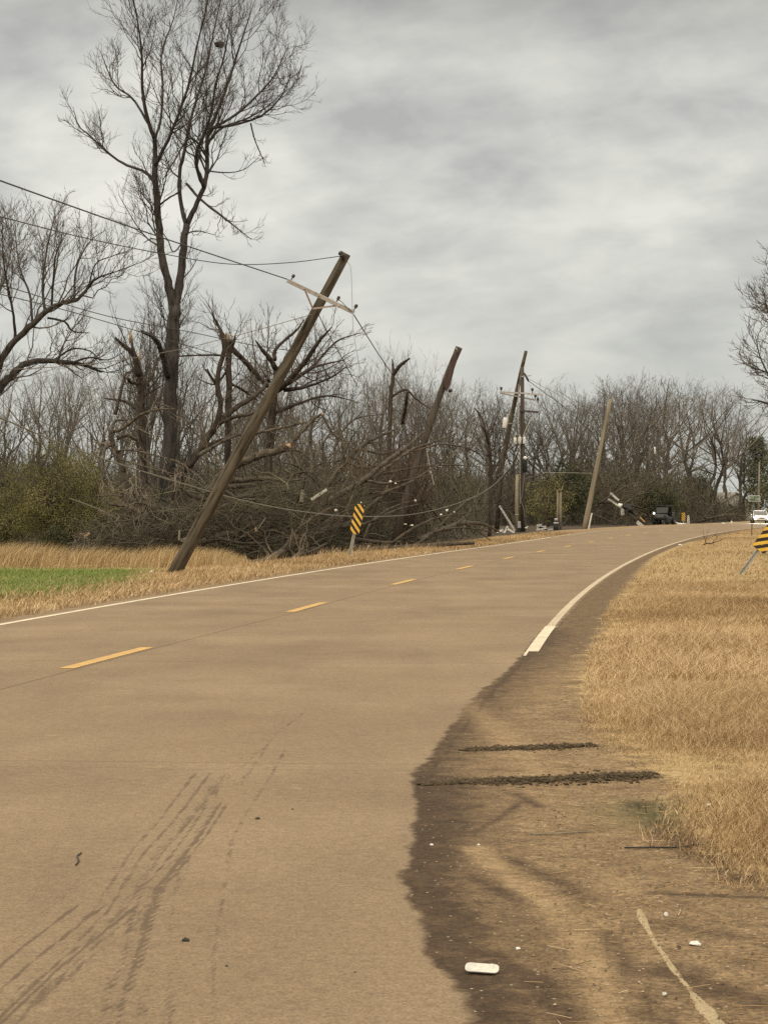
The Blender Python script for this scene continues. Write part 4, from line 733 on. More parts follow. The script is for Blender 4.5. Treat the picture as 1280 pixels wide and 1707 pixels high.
def shrub(name, label, x, ybase, Y, w, h, n, m_, size, group=None, stems=14, cat='bush', seed=1, twig='twig_brown', twigs=True):
    c = P(x, ybase, Y); c[2] = float(gz(c[0:1], c[1:2])[0]); root = empty(name, c, label, cat, group)
    V, Q, T = leaves(n, (0, 0, h * .48), (w / 2, w / 2.4, h * .52), size, seed=seed); link('foliage', mesh_np('foliage', V, Q, attrs={'tone': T}), M[m_], root)
    r = np.random.default_rng(seed); mb = []
    a = r.uniform(0, 6.28, stems); C = np.zeros((stems, 6, 3)); s = np.linspace(0, 1, 6)
    sp = r.uniform(.2, .95, stems); C[:, :, 0] = np.cos(a)[:, None] * sp[:, None] * w / 2 * s ** 1.2; C[:, :, 1] = np.sin(a)[:, None] * sp[:, None] * w / 2.4 * s ** 1.2; C[:, :, 2] = s * h * (1.08 - .45 * sp[:, None]) - .05; C += r.normal(size=C.shape) * .03
    RR = .028 * (1 - .75 * s)[None] * np.ones((stems, 1)); out = [tubes(C, RR, 5)]
    if twigs:
        p2, r2 = grow(C, RR, per_m=4, ratio=.35, trop=.2, rmin=.006, nmax=12, lmax=.9); out.append(tubes(p2, r2, 3)); p3, r3 = grow(p2, r2, per_m=5, ratio=.5, trop=.1, rmin=.005, nmax=6, lmax=.5); out.append(tubes(p3, r3, 3))
    v, q = merge(out); link('stems', mesh_np('stems', v, q), M[twig], root); return root
shrub('bush', 'large rounded olive green bush at the left behind the tall tan grass', 102, 915, 83, 4.4, 4.2, 36000, 'olive', .036, seed=3, stems=40)
shrub('bush', 'olive bush cut off by the left picture edge', 8, 915, 85, 2.9, 2.9, 10000, 'olive', .038, seed=8, stems=14)
shrub('bush', 'small dark evergreen bush low in front of the large olive bush', 92, 915, 79.5, 1.0, 1.2, 4500, 'cedar', .045, seed=5, stems=8, twigs=False)
shrub('bush', 'half hidden olive bush under the drooping broken crown', 205, 915, 82, 1.5, 1.5, 3000, 'olive', .05, seed=15, stems=10)
shrub('bush', 'pale olive bush right behind the bundled utility poles', 912, 886, 172, 4.0, 4.3, 2600, 'olive', .09, seed=9, stems=16)
shrub('bush', 'reddish bare bush rising from the middle of the tangle', 668, 890, 100, 4.8, 5.2, 10, 'olive', .05, seed=12, stems=60, twig='red_twig')
shrub('bush', 'dark evergreen thicket bush left of the broken house', 1160, 872, 300, 4.8, 6.5, 4500, 'cedar', .22, seed=21, stems=8, twigs=False)
shrub('bush', 'dark rounded brush heap right behind the dark utility vehicle', 1096, 876, 226, 5.2, 4.0, 5000, 'cedar', .14, seed=22, stems=20, twig='bark_brown')
shrub('bush', 'dull green cedar bush between the bundled poles and the leaning pale pole', 955, 880, 205, 4.4, 6.2, 3500, 'cedar', .16, seed=23, stems=8, twigs=False)
def conifer(label, x, Y, h, w, seed, n=5500):
    X = (x - 640) * Y / F; c = np.array([X, Y, float(gz(np.array([X]), np.array([Y]))[0])]); root = empty('pine_tree', c, label, 'tree'); r = np.random.default_rng(seed)
    mb = MB(); mb.tube([(0, 0, -.2), (.1, 0, h * .5), (0, 0, h * .96)], [h * .016, h * .012, h * .003], 8); mb.build('trunk', M['bg_bark'], root)
    Vs = []; Ts = []; b = []
    for k in range(90):
        u = r.uniform(.12, .97); a = r.uniform(0, 6.28); ln = w * (1.15 - u) ** .7 * r.uniform(.5, 1.1) + .4; cen = np.array([math.cos(a) * ln * .6, math.sin(a) * ln * .6, h * u - ln * .1])
        V, Q, T = leaves(n // 90, cen, (ln * .55, ln * .55, .55 + .05 * h * (1 - u)), .22, 'ball', seed + k, .1); Vs.append(V); Ts.append(np.clip(T + r.normal() * .15, 0, 1))
    V = np.concatenate(Vs); link('crown', mesh_np('crown', V, np.arange(len(V)).reshape(-1, 4), attrs={'tone': np.concatenate(Ts)}), M['pine'], root)
conifer('green pine standing behind the white car at the right edge', 1262, 330, 12.5, 3.0, 41); conifer('darker short pine just right of the broken house', 1295, 318, 10, 4, 43)

# ------------------------------------------------------------------ grasses (uncountable)
def blades(name, label, X, Y, h, w, lean, stops, seed, tone=None, zoff=0.0):
    r = np.random.default_rng(seed); n = len(X); Z = gz(X, Y) + zoff; a = r.uniform(0, 6.28, n); L_ = r.normal(size=(n, 2)) * lean[1] + np.array(lean[0])
    p = np.stack([X, Y, Z - .01], 1); wx = np.stack([np.cos(a), np.sin(a), 0 * a], 1) * (w / 2)[:, None]; tip = p + np.stack([L_[:, 0] * h, L_[:, 1] * h, h], 1); mid = p + np.stack([L_[:, 0] * h * .3, L_[:, 1] * h * .3, h * .58], 1)
    V = np.stack([p - wx, p + wx, mid + wx * .7, mid - wx * .7, tip], 1).reshape(-1, 3); i = np.arange(n) * 5
    Q = np.stack([i, i + 1, i + 2, i + 3], 1); T = np.stack([i + 3, i + 2, i + 4], 1)
    tn = np.repeat(np.clip((r.random(n) if tone is None else tone), 0, 1), 5)
    o = link(name, mesh_np(name, V, Q, T, attrs={'tone': tn}, smooth=False), attr_mat(name + ' blades', stops)); return prop(o, label, kind='stuff')
TAN = [(0, (.19, .125, .066)), (.35, (.38, .262, .142)), (.7, (.54, .392, .228)), (1, (.70, .55, .37))]
def scatter(n, s0, s1, t0, t1, ok):
    s = rng.uniform(s0, s1, n); t = rng.uniform(t0, t1, n); X, Y = ST(s, t); m = ok(X, Y, s, t); return X[m], Y[m]
def gr_ok(th):
    def f(X, Y, s, t):
        d = sdf(X, Y, GRP) + .10 + .26 * hnoise(X * 3, Y * 3, 31) + .16 * hnoise(X * 11, Y * 11, 32); px = 640 + F * X / np.maximum(Y, 1)
        return (d > th * rng.random(len(X)) ** 2) & (px < 1330) & (Y > 8) & (.5 * hnoise(X * 2.3, Y * 2.3, 35) + .35 * hnoise(X * 6, Y * 6, 36) > -.72 + .6 * rng.random(len(X)) * (rng.random(len(X)) < .5))
    return f
def gtone(X, Y, sd=.2): return np.clip(.50 + .34 * hnoise(X * 1.2, Y * 1.2, 33) + .2 * hnoise(X * 5, Y * 5, 34) + rng.normal(size=len(X)) * sd, 0, 1)
X, Y = scatter(250000, 8.5, 20, -4.5, -.6, gr_ok(.7)); k = len(X)
blades('dry_grass', 'tan dry grass of the right verge nearest the camera', X, Y, rng.uniform(.03, .14, k) * np.clip(.8 + .75 * hnoise(X * 3.5, Y * 3.5, 37), .25, 1.9) * np.clip(.45 + .9 * sdf(X, Y, GRP), .45, 1.1), rng.uniform(.0025, .005, k), ((.15, -.15), .8), TAN, 1, gtone(X, Y))
X, Y = scatter(230000, 20, 46, -7, -.6, gr_ok(.6)); k = len(X)
blades('dry_grass', 'tan dry grass of the right verge in the middle distance', X, Y, rng.uniform(.035, .15, k) * np.clip(.8 + .75 * hnoise(X * 2.2, Y * 2.2, 38), .25, 1.9) * np.clip(.45 + .9 * sdf(X, Y, GRP), .45, 1.1), rng.uniform(.004, .009, k), ((.15, -.15), .75), TAN, 2, gtone(X, Y))
X, Y = scatter(120000, 46, 230, -12, -.7, gr_ok(.3)); k = len(X)
blades('dry_grass', 'tan dry grass of the far right verge', X, Y, rng.uniform(.03, .10, k), rng.uniform(.010, .022, k), ((.2, 0), .7), TAN, 3, gtone(X, Y) * .85)
def clump(X, Y, th, sd): return hnoise(X * 2.2, Y * 2.2, sd) > th
X, Y = scatter(90000, 58, 84, 9.8, 24, lambda X, Y, s, t: (Y > 69.5) & (Y < 78) & (640 + F * X / Y > -40) & (640 + F * X / Y < 405) & clump(X, Y, -.35, 51) & (Y < 76.5 + 1.5 * rng.random(len(X))) & (Y > 69.0 + 1.6 * hnoise(X * 1.3, Y * .2, 58) + 2.2 * rng.random(len(X)))); k = len(X)
blades('tall_dry_grass', 'tall golden dry grass in the ditch behind the green lawn', X, Y, rng.uniform(.30, .80, k) * np.clip(.85 + .55 * hnoise(X * 2.6, Y * 1.2, 52), .3, 1.4) * np.interp(640 + F * X / Y, [0, 300, 360, 405], [1, 1.05, .9, .4]), rng.uniform(.007, .015, k), ((.45, -.05), .32), [(0, (.20, .135, .065)), (.4, (.40, .285, .145)), (.8, (.55, .41, .23)), (1, (.68, .54, .35))], 4)
X, Y = scatter(120000, 26, 73, 8.4, 21, lambda X, Y, s, t: (t + .5 * hnoise(X, Y, 5) > 9.0 + .8 * rng.random(len(X))) & (Y < 70.5) & (640 + F * X / Y > -40) & (640 + F * X / Y < 285 - 75 * rng.random(len(X))) & (hnoise(X * 1.6, Y * 1.1, 57) > -.85 + .9 * rng.random(len(X)) ** 3) & (Y < 70.5 - 2.5 * rng.random(len(X)))); k = len(X)
blades('lawn_grass', 'short bright green lawn at the left beside the road', X, Y, rng.uniform(.03, .11, k), rng.uniform(.008, .015, k), ((.1, 0), .5), [(0, (.10, .125, .034)), (.45, (.165, .235, .052)), (.8, (.24, .32, .085)), (1, (.44, .36, .17))], 5)
X, Y = scatter(120000, 24, 135, 7.55, 14.0, lambda X, Y, s, t: (rng.random(len(X)) < np.interp(t, [7.55, 7.8, 9.2, 10.2, 14], [.12, .9, 1, .9, .7])) & ((t < 9.8) | ((rng.random(len(X)) < .16) & (Y < 76)) | ((640 + F * X / Y > 205 + 60 * rng.random(len(X))) & (Y < 80))) & (640 + F * X / Y > -40) & (hnoise(X * 2, Y * 2, 61) > -.45)); k = len(X)
blades('verge_grass', 'matted tan grass along the left edge of the road', X, Y, rng.uniform(.04, .15, k), rng.uniform(.010, .022, k), ((.3, 0), .6), TAN, 6, gtone(X, Y) * .9)
X, Y = scatter(5000, 60, 90, 8.2, 10.4, lambda X, Y, s, t: clump(X * 1.3, Y * 1.3, .25, 71) & (640 + F * X / Y > 400)); k = len(X)
blades('roadside_tufts', 'taller tan tufts at the foot of the left striped sign', X, Y, rng.uniform(.15, .42, k), rng.uniform(.007, .012, k), ((.2, 0), .4), TAN, 7)
X, Y = scatter(5000, 8, 14, -3.2, -.9, lambda X, Y, s, t: (np.hypot((X - G(1075, 1360)[0]) / .42, (Y - 11.3) / .75) < rng.random(len(X)) ** .5) ); k = len(X)
blades('green_weeds', 'low dark olive weeds at the corner of the dry grass', X, Y, rng.uniform(.02, .08, k), rng.uniform(.003, .006, k), ((.1, 0), .8), [(0, (.06, .055, .022)), (.6, (.12, .105, .04)), (1, (.26, .20, .09))], 8)
# straw and stones strewn on the shoulder
sx, sy = scatter(1100, 6.2, 26, -2.6, .1, lambda X, Y, s, t: sdf(X, Y, MUDP) > .03); k = len(sx); a = rng.uniform(0, 6.28, k); ln = rng.uniform(.015, .06, k)
C = np.stack([sx, sy, gz(sx, sy) + .008], 1); C = C[:, None] + (np.stack([np.cos(a), np.sin(a), .1 * rng.normal(size=k)], 1) * ln[:, None])[:, None] * np.linspace(-1, 1, 3)[None, :, None]; V, Q = tubes(C, np.full((k, 3), .0016), 3)
prop(link('straw_litter', mesh_np('straw_litter', V, Q, attrs={'tone': np.repeat(rng.random(k), 9)}), attr_mat('straw', TAN)), 'loose bits of straw on the muddy shoulder', kind='stuff')
def pebbles(name, label, n, smp, size, stops, seed):
    r = np.random.default_rng(seed); x, y = smp; n = len(x); oc = np.array([(1, 0, 0), (0, 1, 0), (-1, 0, 0), (0, -1, 0), (0, 0, 1)], float); sz = r.uniform(*size, n) * r.choice([1, 1, 1, 1.8], n)
    V = oc[None] * (sz[:, None, None] * r.uniform(.6, 1.3, (n, 5, 3)) * np.array([1, 1, .7])); V[:, :, :2] = np.stack([V[:, :, 0] * np.cos(sz * 900)[:, None] - V[:, :, 1] * np.sin(sz * 900)[:, None], V[:, :, 0] * np.sin(sz * 900)[:, None] + V[:, :, 1] * np.cos(sz * 900)[:, None]], -1)
    V += np.stack([x, y, gz(x, y) + .004], 1)[:, None]; i = np.arange(n)[:, None] * 5; T = np.concatenate([i + np.array(t)[None] for t in ((0, 1, 4), (1, 2, 4), (2, 3, 4), (3, 0, 4))])
    return prop(link(name, mesh_np(name, V.reshape(-1, 3), None, T, attrs={'tone': np.repeat(r.random(n), 5)}, smooth=False), attr_mat(name, stops)), label, kind='stuff')
pebbles('gravel', 'small stones scattered over the muddy shoulder', 0, scatter(30000, 6.2, 24, -3.2, .05, lambda X, Y, s, t: (sdf(X, Y, MUDP) > .05) & (sdf(X, Y, GRP) < .1)), (.0015, .0045), [(0, (.055, .036, .022)), (.5, (.14, .092, .052)), (.93, (.26, .18, .105)), (1, (.42, .34, .25))], 81)

# ------------------------------------------------------------------ man-made things
def hit(x, y):
    """where the ray through a photograph point meets the ground"""
    Y = np.arange(5, 420, .02); X = (x - 640) * Y / F; Z = CZ - (y - H0) * Y / F; s, t = XY2ST(X, Y)
    g = np.maximum(ground_z(s, t), np.where((t > -.4) & (t < 7.47), road_z(s, t), -9)); k = np.argmax(Z <= g)
    if not (Z <= g).any(): k = len(Y) - 1
    return np.array([X[k], Y[k], g[k]])
def gpt(x, Y): X = (x - 640) * Y / F; return np.array([X, Y, float(gz(np.array([X]), np.array([Y]))[0])])
def vec(a): return Vector([float(v) for v in a])
def part_tube(name, pts, rad, m, root, base, n=10): mb = MB(); mb.tube([vec(p) for p in pts], rad, n); return mb.build(name, m, root, base)
def pole_pts(a, b, r0, r1, n=9, bow=0.0):
    a = vec(a); b = vec(b); return [a.lerp(b, i / (n - 1)) + Vector((bow * math.sin(math.pi * i / (n - 1)), 0, 0)) for i in range(n)], [r0 + (r1 - r0) * i / (n - 1) for i in range(n)]
def insulator(p, ax, root, base, s=1.0):
    mb = MB(); mb.lathe([(.018 * s, -.10 * s), (.018 * s, 0), (.055 * s, .01 * s), (.06 * s, .04 * s), (.04 * s, .05 * s), (.062 * s, .07 * s), (.05 * s, .11 * s), (.03 * s, .13 * s)], vec(p), ax, 10); return mb.build('insulator', M['insul'], root, base)
def straight(name, a, b, r0, r1, m, root, base, n=14):
    a = vec(a); b = vec(b); Ln = (b - a).length; mb = MB(); k = 9; rj = random.Random(int(Ln * 100))
    mb.tube([(rj.uniform(-.006, .006), rj.uniform(-.006, .006), Ln * i / k) for i in range(k + 1)], [r0 + (r1 - r0) * i / k for i in range(k + 1)], n); o = mb.build(name, m, root)
    o.location = a - vec(base); o.rotation_euler = (b - a).to_track_quat('Z', 'Y').to_euler(); return o
def beam(name, a, b, w, d, m, root, base, up=None):
    a = vec(a); b = vec(b); x = (b - a).normalized(); u = vec(up) if up is not None else Vector((0, 0, 1)); y = u.cross(x).normalized(); z = x.cross(y)
    mb = MB(); mb.box((a + b) / 2, ((b - a).length, w, d), Matrix((x, y, z)).transposed(), bev=min(w, d) * .08); return mb.build(name, m, root, base)
# ---- leaning pole by the road
b = hit(289, 958); YP = b[1]; base1 = b
root = empty('utility_pole', b, 'tall wooden utility pole leaning hard right over the left verge, still with its crossarm', 'utility pole')
top = P(578, 423, YP - .8); a = vec(b) - (vec(top) - vec(b)).normalized() * .5
straight('shaft', a, top, .172, .108, M['pole'], root, b, 16)
axis = (vec(top) - vec(b)).normalized()
eL, eR = vec(P(480, 469, YP - 1.35)), vec(P(590, 522, YP - .75)); off = Vector((0, -.17, 0))
beam('crossarm', eL + off, eR + off, .08, .098, M['arm'], root, b, axis)
low = vec(P(522, 516, YP - .8)) + off
mA, mB_ = eL.lerp(eR, .25), eL.lerp(eR, .78)
for m_ in (mA, mB_): beam('brace', m_ + off * 1.35, low + off * .35, .040, .014, M['brace'], root, b, (0, -1, 0))
for q_, s_ in ((eL.lerp(eR, .04), 1.1), (eL.lerp(eR, .72), 1.1), (eL.lerp(eR, .985), 1.2)): insulator(q_ + off + axis * .11, axis, root, b, s_ * .62)
insulator(vec(P(571, 428, YP - .95)), (axis + Vector((-.9, 0, 0))).normalized(), root, b, 1.1)
mb = MB(); mb.lathe([(.022, -.02), (.022, .03)], eL.lerp(eR, .47) + off * 1.3, (0, -1, 0), 8); mb.build('bolt', M['metal'], root, b)
# ---- cables, each a thing of its own
def wire(label, pts, r, m='wire', name='power_line', group=None):
    q = resample([(*P(x, y, Y), r) for x, y, Y in pts], max(24, 8 * len(pts))); V, Q = tubes(q[None, :, :3], q[None, :, 3], 5)
    o = V.mean(0); ob = link(name, mesh_np(name, V - o, Q), M[m], loc=o); return prop(ob, label, 'cable', group)
wire('thick upper power line running from the top left to the left end of the crossarm', [(-60, 278, YP - 24), (0, 301, YP - 21), (240, 386, YP - 11), (480, 466, YP - 1.4)], .014)
wire('sagging line from the left edge up to the top of the leaning pole', [(-60, 346, YP - 24), (0, 361, YP - 21), (130, 394, YP - 15), (260, 421, YP - 9), (380, 440, YP - 5), (480, 438, YP - 2.5), (568, 427, YP - .9)], .010)
wire('slack line crossing in front of the tall forked trunk, upper of a pair', [(-40, 462, YP - 20), (0, 474, YP - 18), (180, 527, YP - 10), (310, 552, YP - 5), (420, 575, YP - 2.5), (496, 586, YP - .9)], .009)
wire('slack line crossing in front of the tall forked trunk, lower of a pair', [(-40, 478, YP - 20), (0, 490, YP - 18), (120, 520, YP - 12), (250, 558, YP - 6), (360, 590, YP - 2), (440, 612, YP + 2), (520, 650, YP + 6)], .009)
wire('pale service line rising gently rightward to the crossarm brace', [(-40, 620, YP - 12), (0, 617, YP - 10), (150, 607, YP - 6), (282, 586, YP - 3), (364, 567, YP - 2), (440, 547, YP - 1.4), (520, 524, YP - 1)], .008, 'wire_pale')
wire('long drooping grey cable sweeping behind the striped sign to the bundled poles', [(-60, 672, YP - 14), (0, 696, YP - 10), (130, 750, YP - 4), (290, 802, YP + 3), (420, 838, YP + 8), (520, 855, YP + 13), (600, 861, YP + 20), (690, 857, YP + 35), (765, 838, YP + 52), (815, 814, YP + 68), (845, 784, YP + 80), (866, 746, 149)], .016, 'wire_pale', 'cable')
wire('taut dark line falling right from the right end of the crossarm', [(590, 525, YP - .8), (640, 604, YP + 14), (700, 690, YP + 30), (740, 745, YP + 40)], .014)
wire('dark line falling from the crossarm brace into the tangle', [(529, 520, YP - 1), (545, 552, YP + 1), (570, 597, YP + 4), (597, 646, YP + 8)], .011)
wire('thin loose line hanging straight down from the pole top', [(579, 436, YP - .9), (585, 450, YP - .95), (587, 500, YP - .95), (589, 550, YP - .9), (597, 600, YP - .8), (604, 640, YP - .6)], .005, 'wire_pale')
wire('short drooping jumper between the two right insulators of the crossarm', [(561, 500, YP - 1.05), (568, 502, YP - 1.1), (580, 514, YP - 1.05), (589, 521, YP - .95)], .008)
wire('thin dark line from the middle of the leaning pole into the brush', [(498, 585, YP - .9), (520, 640, YP + 2), (545, 690, YP + 6), (560, 720, YP + 9)], .007)
wire('pale strip of line dangling below the reddish split pole', [(706, 726, 92), (712, 756, 92), (717, 780, 92), (723, 808, 92)], .018, 'strand', 'strand')
wire('grey loop of line hanging beside the pale dangling strip', [(721, 706, 91), (723, 740, 91), (722, 758, 91), (716, 768, 91)], .008, 'wire_pale')

# ---- reddish split pole
YB = 92; bq = gpt(652, YB); root = empty('utility_pole', bq, 'dark reddish utility pole with a split broken top leaning right out of the tangle', 'utility pole')
pts = [bq - np.array([0, 0, .3]), P(676, 832, YB), P(705, 742, YB), P(730, 668, YB), P(748, 617, YB), P(757, 594, YB)]
part_tube('shaft', pts, [.17, .16, .15, .135, .115, .10], M['pole_dark'], root, bq, 14)
part_tube('top_piece', [P(754, 606, YB - .05), P(765, 579, YB - .05)], [.13, .15], M['pole_dark'], root, bq, 12)
mb = MB(); f = [P(757, 592, YB - .1), P(768, 582, YB - .1), P(757, 615, YB - .1), P(751, 640, YB - .1), P(744, 654, YB - .1), P(739, 640, YB - .1), P(747, 612, YB - .1)]
mb.add([tuple(p + np.array([0, e, 0])) for e in (-.10, .10) for p in f], [tuple(range(7)), tuple(reversed(range(7, 14)))] + [(i, i + 7, (i + 1) % 7 + 7, (i + 1) % 7) for i in range(7)]); mb.build('split_slab', M['pole_red'], root, bq)
mb = MB(); mb.lathe([(.03, -.08), (.08, -.04), (.09, .02), (.05, .09)], vec(P(750, 651, YB - .25)), (1, 0, .2), 10); mb.build('insulator', M['insul'], root, bq)
mb = MB(); mb.tube([vec(P(758, 583, YB - .2)), vec(P(760, 580, YB - .3)), vec(P(762, 586, YB - .25))], .025, 6); mb.build('hook', M['metal'], root, bq)

# ---- bundled poles at the bend
YG = 150; g0 = gpt(871, YG)
root = empty('utility_pole', g0, 'upright grey pole of the bundle, carrying three small white canisters', 'utility pole')
part_tube('shaft', [g0 - np.array([0, 0, .3]), P(871, 800, YG), P(870.5, 700, YG), P(870, 612, YG)], [.17, .16, .145, .12], M['pole_dark'], root, g0, 12)
for x, y, h_ in ((858, 735, 11), (866, 734, 12), (873.5, 734, 12)):
    mb = MB(); r_ = 2.7 * YG / F; hh = h_ * YG / F; mb.lathe([(r_ * .8, -hh / 2), (r_, -hh / 2 + .04), (r_, hh / 2 - .05), (r_ * .7, hh / 2)], vec(P(x, y, YG - .32)), (0, 0, 1), 12); c_ = mb.build('canister', M['white_paint'], root, g0)
    mb = MB(); mb.lathe([(.03, 0), (.05, .03), (.03, .06), (.05, .09), (.02, .14)], vec(P(x, y - h_ / 2, YG - .32)), (0, 0, 1), 8); mb.build('bushing', M['arm'], c_)
    c_.children[0].location = [g0[i] * 0 for i in range(3)]; me_ = c_.children[0].data; me_.transform(Matrix.Translation((-g0[0], -g0[1], -g0[2])))
beam('lower_arm', P(866, 684.5, YG - .2), P(897, 687, YG + .1), .10, .12, M['pole_dark'], root, g0)
beam('bracket', P(869, 628, YG - .2), P(885, 626, YG - .3), .06, .07, M['arm'], root, g0)
mb = MB(); mb.lathe([(.03, 0), (.07, .15), (.05, .3), (.08, .45), (.06, .6), (.03, .7)], vec(P(873, 621, YG - .3)), vec(P(882, 638, YG - .3)) - vec(P(873, 621, YG - .3)), 10); mb.build('insulator', M['insul'], root, g0)
mb = MB(); mb.lathe([(.13, -.5), (.16, -.45), (.16, .35), (.09, .5)], vec(P(874.5, 775, YG - .3)), (0, 0, 1), 12); mb.build('cable_closure', M['black'], root, g0)
mb = MB(); mb.lathe([(.05, -.12), (.13, -.06), (.13, .06), (.05, .12)], vec(P(875, 763.5, YG - .4)), (0, 0, 1), 12); mb.build('lamp_head', M['white_paint'], root, g0)
mb = MB(); mb.tube([vec(P(874, 764, YG - .4)), vec(P(873, 800, YG - .35)), vec(P(868, 835, YG - .3)), vec(P(873, 850, YG - .3)), vec(P(875, 884, YG - .2))], .03, 6); mb.build('riser_cable', M['wire_pale'], root, g0)
g1 = gpt(827, YG + 1); root = empty('utility_pole', g1, 'leaning pole of the bundle with long crossarm and a white cylindrical transformer', 'utility pole')
part_tube('shaft', [g1 - np.array([0, 0, .3]), P(836, 775, YG + .6), P(848, 715, YG + .6), P(858, 668, YG + .5), P(868, 620, YG + .3), P(876.5, 585, YG)], [.17, .165, .16, .15, .13, .11], M['pole'], root, g1, 12)
beam('crossarm', P(832, 653, YG), P(905, 658, YG - .2), .09, .11, M['arm'], root, g1); beam('crossarm', P(833, 655, YG + .3), P(892, 667, YG + .2), .09, .10, M['arm'], root, g1)
for x, y in ((835, 650), (887, 652), (892, 662), (896, 668)): insulator(P(x, y, YG), (0, 0, 1), root, g1, 1.6)
mb = MB(); r_ = 4.0 * YG / F; hh = 18 * YG / F; ax = vec(P(842.5, 696, YG)) - vec(P(840.5, 714, YG)); mb.lathe([(r_ * .85, -hh / 2), (r_, -hh / 2 + .05), (r_, hh / 2 - .06), (r_ * .9, hh / 2 - .02), (r_ * .6, hh / 2)], vec(P(841.5, 705, YG - .1)), ax, 14); t_ = mb.build('transformer', M['white_paint'], root, g1)
mb = MB(); mb.lathe([(.05, 0), (.07, .05), (.04, .1), (.07, .14), (.03, .22)], vec(P(844.5, 696, YG - .1)) - vec(g1), (.2, 0, 1), 8); mb.build('bushing', M['arm'], t_)
beam('mounting_bracket', P(845, 706, YG - .05), P(853, 706, YG + .4), .05, .08, M['metal'], root, g1)
g2 = gpt(861, YG - .6); root = empty('pole_stub', g2, 'short pale sawn-off pole stub standing against the bundled poles', 'pole'); part_tube('shaft', [g2 - np.array([0, 0, .3]), P(860.8, 840, YG - .6), P(861.6, 791, YG - .6)], [.115, .11, .105], M['pole_pale'], root, g2, 12)
mb = MB(); mb.lathe([(.12, -.03), (.125, 0), (.12, .03)], vec(P(861, 858, YG - .6)), (0, 0, 1), 12); mb.build('band', M['metal'], root, g2)
WR = 'broken lines at the bundled utility poles'
wire('loop of cable hanging left of the bundle from the crossarm down and away', [(867, 625, YG - .2), (864, 660, YG - .3), (860, 700, YG - .4), (855, 730, YG - .4), (848, 760, YG - .4), (838, 785, YG - .3), (828, 793, YG), (820, 793, YG + .2)], .028, 'wire_pale', 'cable')
wire('pale line running down the upright pole of the bundle', [(864, 640, YG - .3), (863, 700, YG - .4), (866, 745, YG - .4), (866, 790, YG - .35), (867, 840, YG - .3)], .022, 'strand', 'cable')
wire('pale line leaning from the lower arm to the canisters', [(890, 690, YG - .1), (882, 703, YG - .3), (876, 716, YG - .4), (870, 732, YG - .5)], .022, 'strand', 'cable')
wire('upper line leaving the bundle to the right toward the far wood', [(882, 636, YG - .3), (905, 653, YG + 10), (936, 676, YG + 26), (985, 720, YG + 50)], .022)
wire('thin line leaving the bundle above its twin to the right', [(882, 632, YG - .3), (905, 645, YG + 10), (932, 659, YG + 24), (980, 690, YG + 48)], .014, 'wire_pale')
wire('line drooping right from the end of the crossed arms', [(893, 668, YG), (910, 684, YG + 10), (930, 702, YG + 20)], .016, 'wire_pale')
wire('thin level line between the double post and the leaning pale pole', [(905, 788, YG + 5), (945, 788, YG + 10), (985, 789, 167)], .014, 'strand')
# ---- pale leaning pole, double post
b = hit(974, 885); YL = min(max(b[1], 160), 172); b = gpt(974, YL); root = empty('utility_pole', b, 'bare pale wooden pole leaning right without crossarms, on the far bend', 'utility pole')
straight('shaft', vec(b) - Vector((.1, 0, .4)), P(1017, 665, YL), .20, .115, M['pole_pale'], root, b, 12)
beam('wood_strip', P(980, 884, YL - .4), P(986, 855, YL - .3), .05, .10, M['scrap'], root, b)
bd = gpt(931, YG + 12); Yd = bd[1]; root = empty('wooden_post', bd, 'pale double wooden post standing beside the black marker on the far verge', 'post')
part_tube('post', [bd - np.array([.12, 0, .2]), P(929.6, 817, Yd)], .075, M['pole_pale'], root, bd, 8); part_tube('post', [bd + np.array([.12, .1, -.2]), P(933.6, 818, Yd)], .095, M['pole_pale'], root, bd, 8); beam('cap_board', P(929, 817.5, Yd - .1), P(937, 816, Yd - .1), .16, .06, M['pole_pale'], root, bd)
bk = gpt(926.5, Yd - 1); root = empty('marker_barrel', bk, 'black drum with a white band and pale top beside the double post', 'barrel'); mb = MB(); mb.lathe([(.17, 0), (.19, .05), (.19, .3), (.17, .34), (.17, .62), (.13, .68)], vec(bk), (0, 0, 1), 16); mb.build('body', M['black'], root, bk)
mb = MB(); mb.lathe([(.178, .48), (.182, .5), (.182, .54), (.178, .56)], vec(bk), (0, 0, 1), 16); mb.build('band', M['scrap'], root, bk); mb = MB(); mb.lathe([(.12, .68), (.12, .80), (.08, .86)], vec(bk), (0, 0, 1), 12); mb.build('lid', M['arm'], root, bk)
bk = gpt(865, YG - 1.4); root = empty('utility_pedestal', bk, 'grey lilac utility pedestal at the foot of the bundled poles', 'pedestal'); mb = MB(); mb.box(vec(bk) + Vector((0, 0, .12)), (.20, .2, .26), bev=.02); mb.build('base', M['black'], root, bk); mb = MB(); mb.box(vec(bk) + Vector((0, 0, .48)), (.22, .22, .46), bev=.03, taper=(.8, .8)); mb.build('housing', simple('lilac grey plastic', (.30, .27, .30), .6, .2, 8), root, bk)
def plank(x0, y0, x1, y1, Y, w, th, m, label, cat='plank', name='plank', dY=0, group=None):
    r = empty(name, P((x0 + x1) / 2, max(y0, y1), Y), label, cat, group); bpt = np.array(r.location); beam('board', P(x0, y0, Y), P(x1, y1, Y + dY), w, th, M[m], r, bpt); return r
def board(x0, y0, x1, y1, Y, w, th, m, label, cat='plank', name='plank', dY=0, group=None):
    a = vec(P(x0, y0, Y)); e = vec(P(x1, y1, Y + dY)); x = (e - a).normalized(); y = Vector((0, 0, 1)).cross(x).normalized() if abs(x.z) < .95 else Vector((0, 1, 0)); z = x.cross(y)
    mb = MB(); mb.box((a + e) / 2, ((e - a).length, th, w), Matrix((x, y, z)).transposed(), bev=min(th, w) * .15); return mb.solo(name, M[m], label, cat, group)
